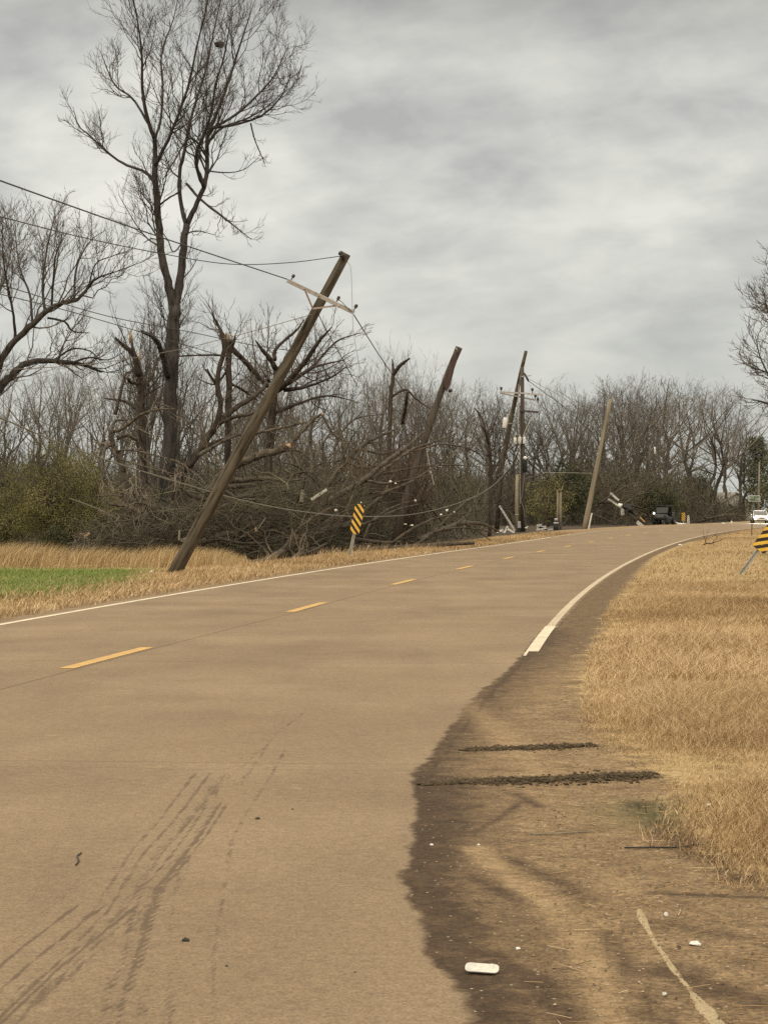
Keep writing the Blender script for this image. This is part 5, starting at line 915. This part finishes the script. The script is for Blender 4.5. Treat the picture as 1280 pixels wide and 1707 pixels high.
board(832, 843, 858, 885, YG - 1, .14, .05, 'arm', 'weathered board leaning down toward the foot of the bundled poles')
board(840, 889, 846, 877, YG - 6, .12, .05, 'scrap', 'upright white piece of the broken T beside the bundled poles'); board(844, 881, 857, 888, YG - 6, .12, .05, 'scrap', 'sloping white piece of the broken T beside the bundled poles')
def sheet_bits(label, outline, Y, m, th=.03, crumple=.12, name='sheet_scrap', cat='debris', group=None, dY=0.0):
    """a torn sheet: outline fan with a crumpled middle, given thickness"""
    n = len(outline); rr = random.Random(sum(int(x * 7 + y) for x, y in outline)); V = [vec(P(x, y, Y + dY * i / n + rr.uniform(-crumple, crumple))) for i, (x, y) in enumerate(outline)]
    c = sum(V, Vector()) / n + Vector((0, -crumple, 0)); mb = MB(); o = Vector((0, th, th * .4)); vs = V + [c] + [v + o for v in V] + [c + o]
    fs = [(i, (i + 1) % n, n) for i in range(n)] + [((i + 1) % n + n + 1, i + n + 1, 2 * n + 1) for i in range(n)] + [((i + 1) % n, i, i + n + 1, (i + 1) % n + n + 1) for i in range(n)]
    mb.add(vs, fs); return mb.solo(name, M[m], label, cat, group)
sheet_bits('torn grey white sheet lying right of the pedestal', [(874, 880), (880, 877), (879, 882), (876, 885)], YG - 2, 'sheet'); sheet_bits('grey dome-shaped scrap left of the white broken T', [(827, 889), (831, 884), (838, 882), (841, 887), (839, 890)], YG - 5, 'arm')
for x0, y0, x1, y1, lb in ((894, 880, 910, 878, 'pale board on the small debris pile between bundle and barrel'), (897, 878, 912, 883, 'white board slanting across the small debris pile between bundle and barrel'), (893, 883, 921, 883, 'long low board under the small debris pile between bundle and barrel'), (894, 876, 903, 875, 'top grey board of the small debris pile between bundle and barrel')):
    board(x0, y0, x1, y1, YG + 8, .14, .06, 'scrap' if 'white' in lb else 'arm', lb)

# ---- twisted debris on the far bend
YD = 200
def bent_strip(label, pts, Y, w, m, th=.03, name='metal_strip', cat='debris'):
    q = resample([(*P(x, y, Y), 1) for x, y in pts], 14)[:, :3]; mb = MB(); vs = []; n = len(q)
    for i, p in enumerate(q):
        t = vec(q[min(i + 1, n - 1)] - q[max(i - 1, 0)]).normalized(); u = t.cross(Vector((0, 1, 0))).normalized(); tw = .5 * math.sin(i * .5); d = Vector((0, 1, 0)) * math.cos(tw) + u * math.sin(tw) * .5; nn = t.cross(d).normalized()
        for a_, b_ in ((-.35, 0), (.35, 0), (.35, 1), (-.35, 1)): vs.append(vec(p) + nn * (w * (a_ * 1.3)) + d * (b_ * th))
    fs = [(4 * i + j, 4 * i + (j + 1) % 4, 4 * i + 4 + (j + 1) % 4, 4 * i + 4 + j) for i in range(n - 1) for j in range(4)] + [(3, 2, 1, 0), (4 * n - 4, 4 * n - 3, 4 * n - 2, 4 * n - 1)]
    mb.add(vs, fs, 0, False); return mb.solo(name, M[m], label, cat)
bent_strip('upper short curled white metal strip caught in the broken branch', [(1016, 823), (1019, 823), (1025, 829), (1031, 834)], YD, .20, 'sheet'); bent_strip('lower long white metal strip caught in the broken branch', [(1013, 832), (1020, 836), (1029, 842), (1035, 844)], YD, .19, 'sheet')
sheet_bits('white crumpled knot of sheet where the metal strips meet', [(1030, 839), (1037, 840), (1036, 844), (1033, 847), (1030, 843)], YD - .3, 'scrap')
sheet_bits('white rectangular sheet hanging below the metal strips', [(1034, 847), (1040, 847), (1040, 858), (1034, 859)], YD - .2, 'sheet', crumple=.05)
sheet_bits('black torn tarp hanging in the broken branch', [(1035, 843), (1043, 841), (1050, 842), (1054, 848), (1057, 855), (1063, 861), (1052, 856), (1044, 853), (1038, 848)], YD - .4, 'tarp', crumple=.3, cat='tarp', name='tarp')
fallen('pale splintered branch stump jutting out of the far debris', YD, [(1046, 880, 4), (1043, 860, 4), (1040, 842, 4), (1052, 832, 3.6), (1062, 824, 3), (1072, 818, 1.4)], [([(1060, 826, 2), (1066, 826, 1.6), (1073, 831, 1)], 0, .5), ([(1042, 856, 3), (1056, 862, 2.4), (1068, 868, 1.6), (1078, 876, 1)], 0, .5)], [dict(FALL[0], rmin=.02, per_m=1.0), dict(FALL[2], rmin=.016)], twig='twig_pale')
board(1061, 870, 1071, 878, YD - 2, .32, .05, 'sheet', 'white board standing on edge near the yellow scrap, left of the utility vehicle')
board(1066, 862, 1074, 870, YD - 1, .10, .06, 'yellow_line', 'yellowish scrap board above the white board on edge')
sheet_bits('bright white boat-shaped sheet right of the utility vehicle', [(1125, 870), (1130, 871.5), (1137, 872.5), (1144, 872), (1140, 876), (1137, 878), (1132, 878), (1129, 874)], 206, 'scrap', crumple=.1)
board(1160, 877, 1195, 874, 236, .2, .1, 'arm', 'long pale plank lying flat along the far road edge')
sheet_bits('white torn sheet on the pale plank at the far road edge', [(1198, 875), (1204, 871), (1210, 873), (1207, 875)], 240, 'scrap'); sheet_bits('small white upright scrap right of the torn sheet at the far road edge', [(1216, 875), (1218, 868), (1220, 869), (1220, 874)], 240, 'scrap')
board(895, 880, 915, 879, YG + 9, .05, .04, 'pole_pale', 'thin stick on the verge left of the black drum')
sheet_bits('white rag stuck high in a bare tree above the utility vehicle', [(1089, 744), (1092, 746), (1093, 756), (1090, 757)], 232, 'scrap', crumple=.15, cat='rag', name='rag')
bp_ = gpt(1146.5, 226); mb = MB(); mb.box(vec(bp_) + Vector((0, 0, .45)), (.30, .12, .86), bev=.03, taper=(.7, .7)); mb.solo('delineator', M['sheet'], 'short white marker post right of the small striped sign', 'post')

# ---- striped object markers
def object_marker(base, lean, yaw, post_h, m, label, W_=.305, H_=.914, post='metal', cut=.035):
    root = empty('hazard_sign', base, label, 'sign'); root.rotation_euler = (0, lean, 0); root.rotation_euler.rotate_axis('Z', yaw)
    o = []; c_ = cut
    for cx, cz, a0 in ((1, -1, -90), (1, 1, 0), (-1, 1, 90), (-1, -1, 180)):
        for k in range(5): a_ = R_(a0 + k * 22.5); o.append((cx * (W_ / 2 - c_) + c_ * math.cos(a_), cz * (H_ / 2 - c_) + c_ * math.sin(a_)))
    n = len(o); mb = MB(); mb.add([(x, -.002, z) for x, z in o] + [(x, .002, z) for x, z in o], [tuple(range(n)), tuple(reversed(range(n, 2 * n)))] + [((i + 1) % n, i, i + n, (i + 1) % n + n) for i in range(n)])
    p = mb.build('panel', M[m], root); p.location = (0, -.034, post_h + H_ / 2)
    for z in (-.3, .3):
        mb = MB(); mb.lathe([(.012, 0), (.012, .006), (.006, .009)], (0, -.002, z), (0, -1, 0), 8); mb.build('bolt', M['metal'], p)
    mb = MB(); L_ = post_h + H_ * .8
    mb.box((0, 0, L_ / 2 - .2), (.045, .006, L_ + .4)); 
    for s_ in (-1, 1): mb.box((s_ * .026, -.015, L_ / 2 - .2), (.006, .032, L_ + .4)); mb.box((s_ * .038, -.030, L_ / 2 - .2), (.022, .004, L_ + .4))
    mb.build('post', M[post], root); return root
h1 = hit(582, 929); sc_ = h1[1] / F
object_marker(h1, math.atan2(18, 86), R_(3), 40 * sc_, 'stripe_down_right', 'black and yellow striped hazard sign on a pale post leaning at the left road edge', H_=.93 * 50 * sc_ / .93)
h2 = hit(1233, 957); s2 = h2[1] / F
object_marker(h2, math.atan2(31, 42), 0, 50 * s2, 'stripe_down_left', 'black and yellow striped hazard sign leaning steeply, cut off by the right edge', W_=22 * s2 * 1.15, H_=64 * s2, cut=.05)
h3 = gpt(1138.5, 224); object_marker(h3, 0, 0, .35, 'stripe_down_right', 'small far black and yellow striped sign behind the boat-shaped white sheet', H_=.80, W_=.36)
# ---- green street name sign
h4 = hit(1252, 893); Ys = h4[1]; root = empty('street_sign', h4, 'green street name sign with white border on a rusty post at the right verge', 'sign')
part_tube('post', [h4 - np.array([0, 0, .2]), P(1253, 862, Ys), P(1254.5, 836, Ys)], .028, M['brown_rust'], root, h4, 8)
c4 = P(1256.5, 831, Ys); w4, hh4 = 19 * Ys / F, 9.6 * Ys / F
mb = MB(); mb.box(vec(c4), (w4, .012, hh4), bev=.004); pl = mb.build('plate', M['white_paint'], root, h4); cl4 = vec(c4) - vec(h4)
mb = MB(); mb.box(cl4 + Vector((0, -.008, 0)), (w4 * .92, .008, hh4 * .82), bev=.003); mb.build('face', M['green_sign'], pl)
mb = MB(); rr = random.Random(5)
for k in range(9):
    if k in (4,): continue
    x_ = (-.40 + .1 * k) * w4; zz = hh4 * .07 * (1 if k < 4 else -.6)
    mb.box(cl4 + Vector((x_ - .012, -.0135, zz)), (.013, .003, hh4 * .44)); 
    mb.box(cl4 + Vector((x_ + .010, -.0135, zz + rr.choice((-1, 0, 1)) * hh4 * .18)), (.030, .0032, .016)); 
    if rr.random() < .6: mb.box(cl4 + Vector((x_ + .022, -.0135, zz + hh4 * .02)), (.012, .0028, hh4 * .36))
mb.build('lettering', M['scrap'], pl)

# ---- white car with lit headlights
def section(y, hw, z0, z1, n=12, p=3.2):
    out = []
    for k in range(n):
        a_ = 2 * math.pi * k / n; ca, sa = math.cos(a_), math.sin(a_); out.append((hw * math.copysign(abs(ca) ** (2 / p), ca), y, (z0 + z1) / 2 + (z1 - z0) / 2 * math.copysign(abs(sa) ** (2 / p), sa)))
    return out
def loft(rings, mb, mi=0):
    n = len(rings[0]); vs = [p for r in rings for p in r]; fs = [(k * n + i, k * n + (i + 1) % n, (k + 1) * n + (i + 1) % n, (k + 1) * n + i) for k in range(len(rings) - 1) for i in range(n)]
    fs += [tuple(reversed(range(n))), tuple((len(rings) - 1) * n + i for i in range(n))]; mb.add(vs, fs, mi, True)
cp = gpt(1265.5, 256); cp[2] = float(road_z(256, 5)) + .004; car = empty('car', cp, 'oncoming white car with both headlights lit at the far end of the road', 'car'); car.rotation_euler = (0, 0, R_(-4))
mb = MB(); loft([section(*a) for a in ((-2.3, .62, .38, .72), (-2.22, .80, .26, .78), (-1.9, .90, .22, .86), (-1.0, .92, .22, .96), (0, .93, .22, .98), (1.4, .92, .24, 1.0), (2.1, .86, .3, .98), (2.3, .7, .42, .9))], mb); mb.build('body', M['car_paint'], car)
mb = MB(); loft([section(*a, 12, 4) for a in ((-1.05, .80, .9, .98), (-.35, .70, .9, 1.40), (.3, .69, .9, 1.43), (1.0, .70, .9, 1.38), (1.9, .76, .9, 1.02))], mb); mb.build('cabin_glass', M['car_glass'], car)
mb = MB(); loft([section(*a, 12, 3) for a in ((-.42, .66, 1.375, 1.43), (-.2, .70, 1.39, 1.475), (.4, .70, 1.39, 1.49), (1.0, .68, 1.36, 1.45), (1.25, .6, 1.3, 1.36))], mb)
for s_ in (-1, 1): mb.tube([(s_ * .80, -1.08, .96), (s_ * .69, -.33, 1.41)], .035, 6)
mb.build('roof', M['car_paint'], car)
for s_ in (-1, 1):
    for y_ in (-1.42, 1.4):
        mb = MB(); mb.lathe([(.22, -.10), (.32, -.09), (.33, 0), (.32, .09), (.22, .10)], (s_ * .83, y_, .33), (1, 0, 0), 18); w_ = mb.build('wheel', M['rubber'], car)
        mb = MB(); mb.lathe([(.20, -.11), (.21, 0), (.20, .11)], (s_ * .83, y_, .33), (1, 0, 0), 12); mb.build('rim', M['metal'], w_)
    mb = MB(); mb.lathe([(.12, -.04), (.16, 0), (.12, .03)], (s_ * .66, -2.245, .66), (0, -1, .1), 12); mb.build('headlight', M['headlight'], car)
    mb = MB(); mb.box((s_ * .98, -.75, 1.0), (.18, .1, .13), bev=.02); mb.build('mirror', M['car_paint'], car)
mb = MB(); mb.box((0, -2.30, .58), (.52, .06, .085), bev=.01); mb.build('grille', M['black'], car)
mb = MB(); mb.box((0, -2.23, .32), (1.15, .12, .15), bev=.03, taper=(.9, 1)); mb.build('bumper_intake', M['black'], car)
for s_ in (-1, 1):
    ld = bpy.data.lights.new('headlight_beam', 'SPOT'); ld.energy = 2600; ld.spot_size = R_(50); ld.spot_blend = .8; ld.color = (1, .95, .82); ld.shadow_soft_size = .1
    lo = bpy.data.objects.new('headlight_beam', ld); S.collection.objects.link(lo); lo.parent = car; lo.location = (s_ * .66, -2.42, .66); lo.rotation_euler = (R_(84), 0, R_(180)); 
# ---- dark utility vehicle
up = gpt(1106, 212); utv = empty('utility_vehicle', up, 'dark boxy off-road utility vehicle with a roof, one small lamp lit', 'vehicle'); utv.rotation_euler = (0, 0, R_(-24)); utv.scale = (1, 1, .98)
mb = MB(); mb.box((0, 0, .62), (1.30, 2.5, .34), bev=.05); loft([section(*a, 12, 3.5) for a in ((-1.5, .50, .5, .82), (-1.3, .62, .46, .98), (-.7, .66, .46, 1.08))], mb); mb.build('body', M['utv'], utv)
mb = MB(); mb.box((0, .95, 1.0), (1.3, 1.0, .44), bev=.03); mb.box((0, .95, 1.12), (1.18, .88, .24)); mb.build('cargo_bed', M['utv'], utv)
for s_ in (-1, 1): mb = MB(); mb.tube([(s_ * .62, -.72, 1.05), (s_ * .56, -.38, 1.78), (s_ * .56, .42, 1.78), (s_ * .62, .5, .9)], .035, 8); mb.build('roll_bar', M['black'], utv)
mb = MB(); mb.box((0, 0, 1.83), (1.30, 1.1, .09), bev=.03); mb.build('roof', M['black'], utv)
mb = MB(); mb.box((0, -.55, 1.42), (1.08, .02, .66), Matrix.Rotation(R_(-25), 3, 'X')); mb.build('windscreen', M['glass_dark'], utv)
mb = MB(); mb.box((0, .28, 1.12), (1.1, .5, .14), bev=.04); mb.box((0, .48, 1.4), (1.1, .12, .56), bev=.04); mb.build('seat', M['black'], utv)
for s_ in (-1, 1):
    for y_ in (-.95, .95):
        mb = MB(); mb.lathe([(.18, -.13), (.31, -.12), (.34, -.05), (.34, .05), (.31, .12), (.18, .13)], (s_ * .62, y_, .34), (1, 0, 0), 16); w_ = mb.build('wheel', M['rubber'], utv); mb = MB(); mb.lathe([(.15, -.135), (.16, 0), (.15, .135)], (s_ * .62, y_, .34), (1, 0, 0), 10); mb.build('rim', M['black'], w_)
    mb = MB(); mb.lathe([(.09, 0), (.09, .06)], (s_ * .50, -1.42, .84), (0, -1, 0), 10); mb.build('headlight', M['glass_dark'], utv)
mb = MB(); mb.lathe([(.09, 0), (.10, .04), (.07, .08)], (-.76, -.66, 1.10), (0, -1, 0), 12); mb.build('side_lamp', M['headlight_low'], utv)

# ---- broken house far behind
hp = gpt(1212, 352); house = empty('house', hp, 'small pale storm-broken house far back at the end of the road', 'house'); house.rotation_euler = (0, 0, R_(18))
mb = MB(); mb.box((0, 0, 1.25), (5.2, 6, 2.5)); mb.add([(-2.6, -3.0, 2.5), (2.6, -3.0, 2.5), (0, -3.0, 4.1), (-2.6, -2.9, 2.5), (2.6, -2.9, 2.5), (0, -2.9, 4.1)], [(0, 1, 2), (5, 4, 3), (1, 0, 3, 4), (2, 1, 4, 5), (0, 2, 5, 3)]); mb.build('wall', M['house_wall'], house)
mb = MB()
for s_ in (-1, 1): mb.box((s_ * 1.42, 0, 3.37), (3.45, 6.6, .12), Matrix.Rotation(R_(31.6) * s_, 3, 'Y'))
mb.build('roof', M['house_roof'], house); 
mb = MB(); mb.box((-1.2, -3.03, 1.45), (.9, .08, 1.1), bev=.01); wd = mb.build('window', M['house_wall'], house); mb = MB(); mb.box((-1.2, -3.08, 1.45), (.76, .02, .96)); mb.build('pane', M['glass_dark'], wd)
mb = MB(); mb.box((1.0, -3.03, 1.02), (.95, .08, 2.04), bev=.01); mb.build('door', M['brown_rust'], house); mb = MB(); mb.box((.3, -3.9, 2.35), (3.2, 1.7, .1), Matrix.Rotation(R_(14), 3, 'X')); mb.build('porch_roof', M['house_roof'], house)

# ---- pale broken pine trunk by the right edge
bt = gpt(1263, 300); root = empty('broken_tree', bt, 'pale broken-off trunk standing in front of the pine at the right edge', 'broken tree'); part_tube('trunk', [bt, P(1264, 820, 300), P(1265, 770, 300)], [.16, .14, .08], M['twig_pale'], root, bt, 8)

# ---- scraps caught in the tangle
GS = 'white scraps caught in the tangle of fallen trees'
for x, y, w_, h_, lb in ((651, 803, 8, 5, 'largest white scrap, high on the branches right of the striped sign'), (659, 806, 6, 3, 'white scrap touching the largest scrap on its right'), (686, 876, 8, 4, 'bright white scrap low down, right of the striped sign'), (676, 874, 9, 2, 'thin white sliver left of the low bright scrap'), (692, 835, 6, 8, 'pale ragged scrap hanging halfway up, right of the striped sign'), (745, 851, 9, 6, 'pale scrap in the branches above the road, far right of the tangle'), (757, 854, 6, 4, 'small pale scrap right beside the far right pale scrap'), (735, 858, 7, 4, 'grey white scrap left of the far right pale scrap'), (560, 851, 9, 9, 'pale torn scrap left of the striped sign'), (602, 838, 4, 4, 'white tatter just above the striped sign')):
    rr = random.Random(int(x)); sheet_bits(lb, [(x + w_ / 3.2 * math.cos(a_) * rr.uniform(.7, 1.2), y + h_ / 3.4 * math.sin(a_) * rr.uniform(.7, 1.2)) for a_ in np.linspace(0, 6.28, 8)[:-1]], 76.5 if x < 700 else 84, 'scrap' if 'white' in lb else 'sheet', crumple=.06, group=GS)
board(519, 833, 545, 816, 78, .10, .05, 'sheet', 'pale broken board slanting up in the tangle left of the striped sign')
board(150, 888, 141, 895, 78.5, .09, .04, 'split', 'fresh pale splinter of wood at the left foot of the limp branch heap')
# ---- small things on the right verge and shoulder
def crumple_ball(label, x, y, w_, h_, m, cat, name, seed):
    p = hit(x, y); k = p[1] / F; r = np.random.default_rng(seed); n, q = 9, 7; mb = MB(); vs = []
    for i in range(q):
        ph = -math.pi / 2 + math.pi * i / (q - 1)
        for j in range(n): a_ = 2 * math.pi * j / n; e = 1 + r.normal() * .16; vs.append((math.cos(a_) * math.cos(ph) * w_ / 2 * k * e, math.sin(a_) * math.cos(ph) * w_ / 2 * k * e, (math.sin(ph) * e * .5 + .45) * h_ * k))
    fs = [(i * n + j, i * n + (j + 1) % n, (i + 1) * n + (j + 1) % n, (i + 1) * n + j) for i in range(q - 1) for j in range(n)]; mb.add([vec(p) + Vector(v) for v in vs], fs); return mb.solo(name, M[m], label, cat)
crumple_ball('crumpled white litter bag on the dry grass of the right verge', 1165, 986, 11, 8, 'scrap', 'litter', 'litter_bag', 1); crumple_ball('tiny white scrap of litter on the verge near the far bend', 1133, 910, 6, 3, 'scrap', 'litter', 'litter_scrap', 2)
crumple_ball('small flat white scrap on the mud, right of the pale sand ridge', 1158, 1577, 20, 7, 'scrap', 'litter', 'litter_scrap', 3); crumple_ball('small white fleck just above the foam tray', 863, 1585, 9, 5, 'scrap', 'litter', 'litter_scrap', 4); crumple_ball('small pale cube of litter beside the top of the sand ridge', 1110, 1529, 8, 8, 'scrap', 'litter', 'litter_scrap', 5); crumple_ball('white scrap in the dark weeds at the edge of the dry grass', 1181, 1346, 8, 7, 'scrap', 'litter', 'litter_scrap', 6); crumple_ball('grey white pebble-like bit near the bottom of the sand ridge', 1107, 1663, 10, 7, 'sheet', 'litter', 'litter_scrap', 7)
crumple_ball('white crumb at the muddy edge left of the tyre track', 719, 1411, 6, 4, 'scrap', 'litter', 'litter_scrap', 8); crumple_ball('white crumb in the middle of the gravel shoulder', 797, 1411, 6, 4, 'scrap', 'litter', 'litter_scrap', 9)
crumple_ball('white scrap in the grass just left of the leaning pole foot', 252, 956, 6, 5, 'scrap', 'litter', 'litter_scrap', 10)
for x, y, w_, lb in ((430, 1367, 8, 'larger dark clod lying alone on the road'), (488, 1351, 5, 'small dark clod right of the larger one on the road'), (310, 1572, 13, 'flat dark clod between the tyre marks near the bottom'), (378, 1613, 7, 'dark crumb right of the faint tyre mark at the bottom'), (592, 1624, 6, 'dark crumb on the lower right of the lane')):
    crumple_ball(lb, x, y, w_, w_ * .6, 'stone', 'clod', 'clod', int(x))
def stick(label, pts, r, m, name='stick', cat='stick'):
    q = [hit(x, y) + np.array([0, 0, r + .004]) for x, y in pts]; mb = MB(); mb.tube([vec(p) for p in q], r, 6); return mb.solo(name, M[m], label, cat)
stick('thin straw-coloured stick lying on the gravel shoulder', [(883, 1394), (930, 1393), (985, 1390)], .004, 'pole_pale'); stick('dark curved strip of hose lying below the dry grass', [(1040, 1417), (1080, 1417), (1125, 1416), (1165, 1411)], .004, 'black', 'hose', 'hose')
stick('little dark crooked twig on the road beside the tyre marks', [(127, 1446), (132, 1438), (129, 1430), (136, 1426)], .004, 'stone', 'twig', 'twig')
fallen('small dark broken branch on the right verge near the bend', h2[1] * 1.72, [(1172, 908, 2.4), (1178, 906, 2), (1188, 905, 1.6), (1204, 899, 1)], [([(1176, 906, 1.6), (1174, 898, 1.2), (1171, 893, .8)], 0, .2), ([(1186, 905, 1.4), (1192, 900, 1), (1196, 894, .7)], 0, .3)], [dict(FALL[1], rmin=.012), dict(FALL[2], rmin=.008)], bark='bark_brown')
# ---- earth ridges on the shoulder
def ridge(label, line, hgt, m, name, cat, seed, rough=.5, kw=1.0, clods=0):
    r = np.random.default_rng(seed); pts = resample([(*hit(x, y), w * 1.0) for x, y, w in line], 150); d = np.gradient(pts[:, :2], axis=0); d /= np.linalg.norm(d, axis=1, keepdims=True); nrm = np.stack([-d[:, 1], d[:, 0]], 1)
    c = np.linspace(-1, 1, 17); hw = pts[:, 3] * .66 * (1 + .7 * hnoise(np.arange(150) * .16, np.arange(150) * .31, seed)); XY = pts[:, None, :2] + nrm[:, None] * (c[None] * hw[:, None])[..., None] * kw
    en = np.minimum(1, np.minimum(np.arange(150), 149 - np.arange(150)) / 12)
    z = gz(XY[..., 0].ravel(), XY[..., 1].ravel()).reshape(150, 17); pr = np.clip(1 - c ** 2, 0, 1)[None] * en[:, None]
    bumps = r.normal(size=(150, 17)) * rough * .32 + .85 + .75 * hnoise(XY[..., 0] * 11, XY[..., 1] * 7, seed + 1)
    zz = np.maximum(z, np.where(z < -.02, .004, z)) - .006 + pr * np.maximum(bumps, .12) * hgt; V = np.concatenate([XY, zz[..., None]], -1).reshape(-1, 3); i = np.arange(150 * 17).reshape(150, 17)
    Q = np.stack([i[:-1, :-1], i[1:, :-1], i[1:, 1:], i[:-1, 1:]], -1).reshape(-1, 4); T = None
    if clods:
        a = r.integers(4, 146, clods); off = r.normal(size=clods) * (.45 + .5 * r.random(clods) ** 2); cx = pts[a, 0] + nrm[a, 0] * hw[a] * off; cy = pts[a, 1] + nrm[a, 1] * hw[a] * off; cz = np.maximum(gz(cx, cy), .003) + hgt * .5 * np.clip(1 - off ** 2, 0, 1)
        sz = np.minimum(r.gamma(1.6, .0032, clods) + .0015, .02); oc = np.array([(1, 0, 0), (0, 1, 0), (-1, 0, 0), (0, -1, 0), (0, 0, 1), (0, 0, -1)], float); W_ = oc[None] * (sz[:, None, None] * r.uniform(.5, 1.3, (clods, 6, 3)) * np.array([1.2, 1.2, .7])) + np.stack([cx, cy, cz], 1)[:, None]
        T = (len(V) + np.arange(clods)[:, None, None] * 6 + np.array([(0, 1, 4), (1, 2, 4), (2, 3, 4), (3, 0, 4), (1, 0, 5), (2, 1, 5), (3, 2, 5), (0, 3, 5)])[None]).reshape(-1, 3); V = np.concatenate([V, W_.reshape(-1, 3)])
    o = V.mean(0); ob = link(name, mesh_np(name, V - o, Q, T, smooth=False), m, loc=o); return prop(ob, label, cat)
mud_m = simple('dark wet mud', (.075, .052, .028), .9, .6, 25, bump=1.0); sand_m = simple('pale sand', (.42, .325, .20), .95, .25, 60, bump=1.0)
ridge('upper, thinner ridge of dark mud across the shoulder', [(765, 1254, .08), (800, 1251, .13), (850, 1249, .17), (900, 1247, .17), (950, 1245, .15), (990, 1242, .08)], .013, mud_m, 'mud_ridge', 'mud ridge', 5, clods=1300)
ridge('lower, thicker ridge of dark mud across the shoulder', [(690, 1311, .05), (740, 1308, .12), (800, 1305, .20), (870, 1303, .24), (940, 1300, .24), (1010, 1297, .22), (1060, 1294, .17), (1095, 1291, .08)], .017, mud_m, 'mud_ridge', 'mud ridge', 6, clods=2600)
ridge('pale narrow sand ridge running down to the bottom right', [(1061, 1508, 0.018), (1072, 1535, 0.028), (1088, 1565, 0.033), (1108, 1595, 0.033), (1125, 1622, 0.039), (1150, 1655, 0.046), (1180, 1690, 0.050), (1215, 1730, 0.054)], .012, sand_m, 'sand_ridge', 'sand ridge', 7, .2)
# ---- white foam tray
tp = hit(803, 1624); root = empty('foam_tray', tp, 'white foam food tray lying on the dark mud near the bottom', 'tray'); root.rotation_euler = (R_(12), R_(3), R_(-6)); root.location.z += .008
def rr_ring(w_, d_, z, rad, n=6):
    o = []
    for cx, cy, a0 in ((1, -1, -90), (1, 1, 0), (-1, 1, 90), (-1, -1, 180)):
        for k in range(n): a_ = R_(a0 + 90 * k / (n - 1)); o.append((cx * (w_ / 2 - rad) + rad * math.cos(a_), cy * (d_ / 2 - rad) + rad * math.sin(a_), z + .002 * math.sin(3 * a_)))
    return o
mb = MB(); loft([rr_ring(.085, .050, .001, .02), rr_ring(.100, .064, .006, .026), rr_ring(.112, .078, .0125, .03), rr_ring(.108, .074, .014, .03), rr_ring(.096, .062, .008, .024), rr_ring(.080, .046, .002, .018)], mb); mb.build('tray', simple('foam', (.56, .54, .49), .7, .16, 40), root)
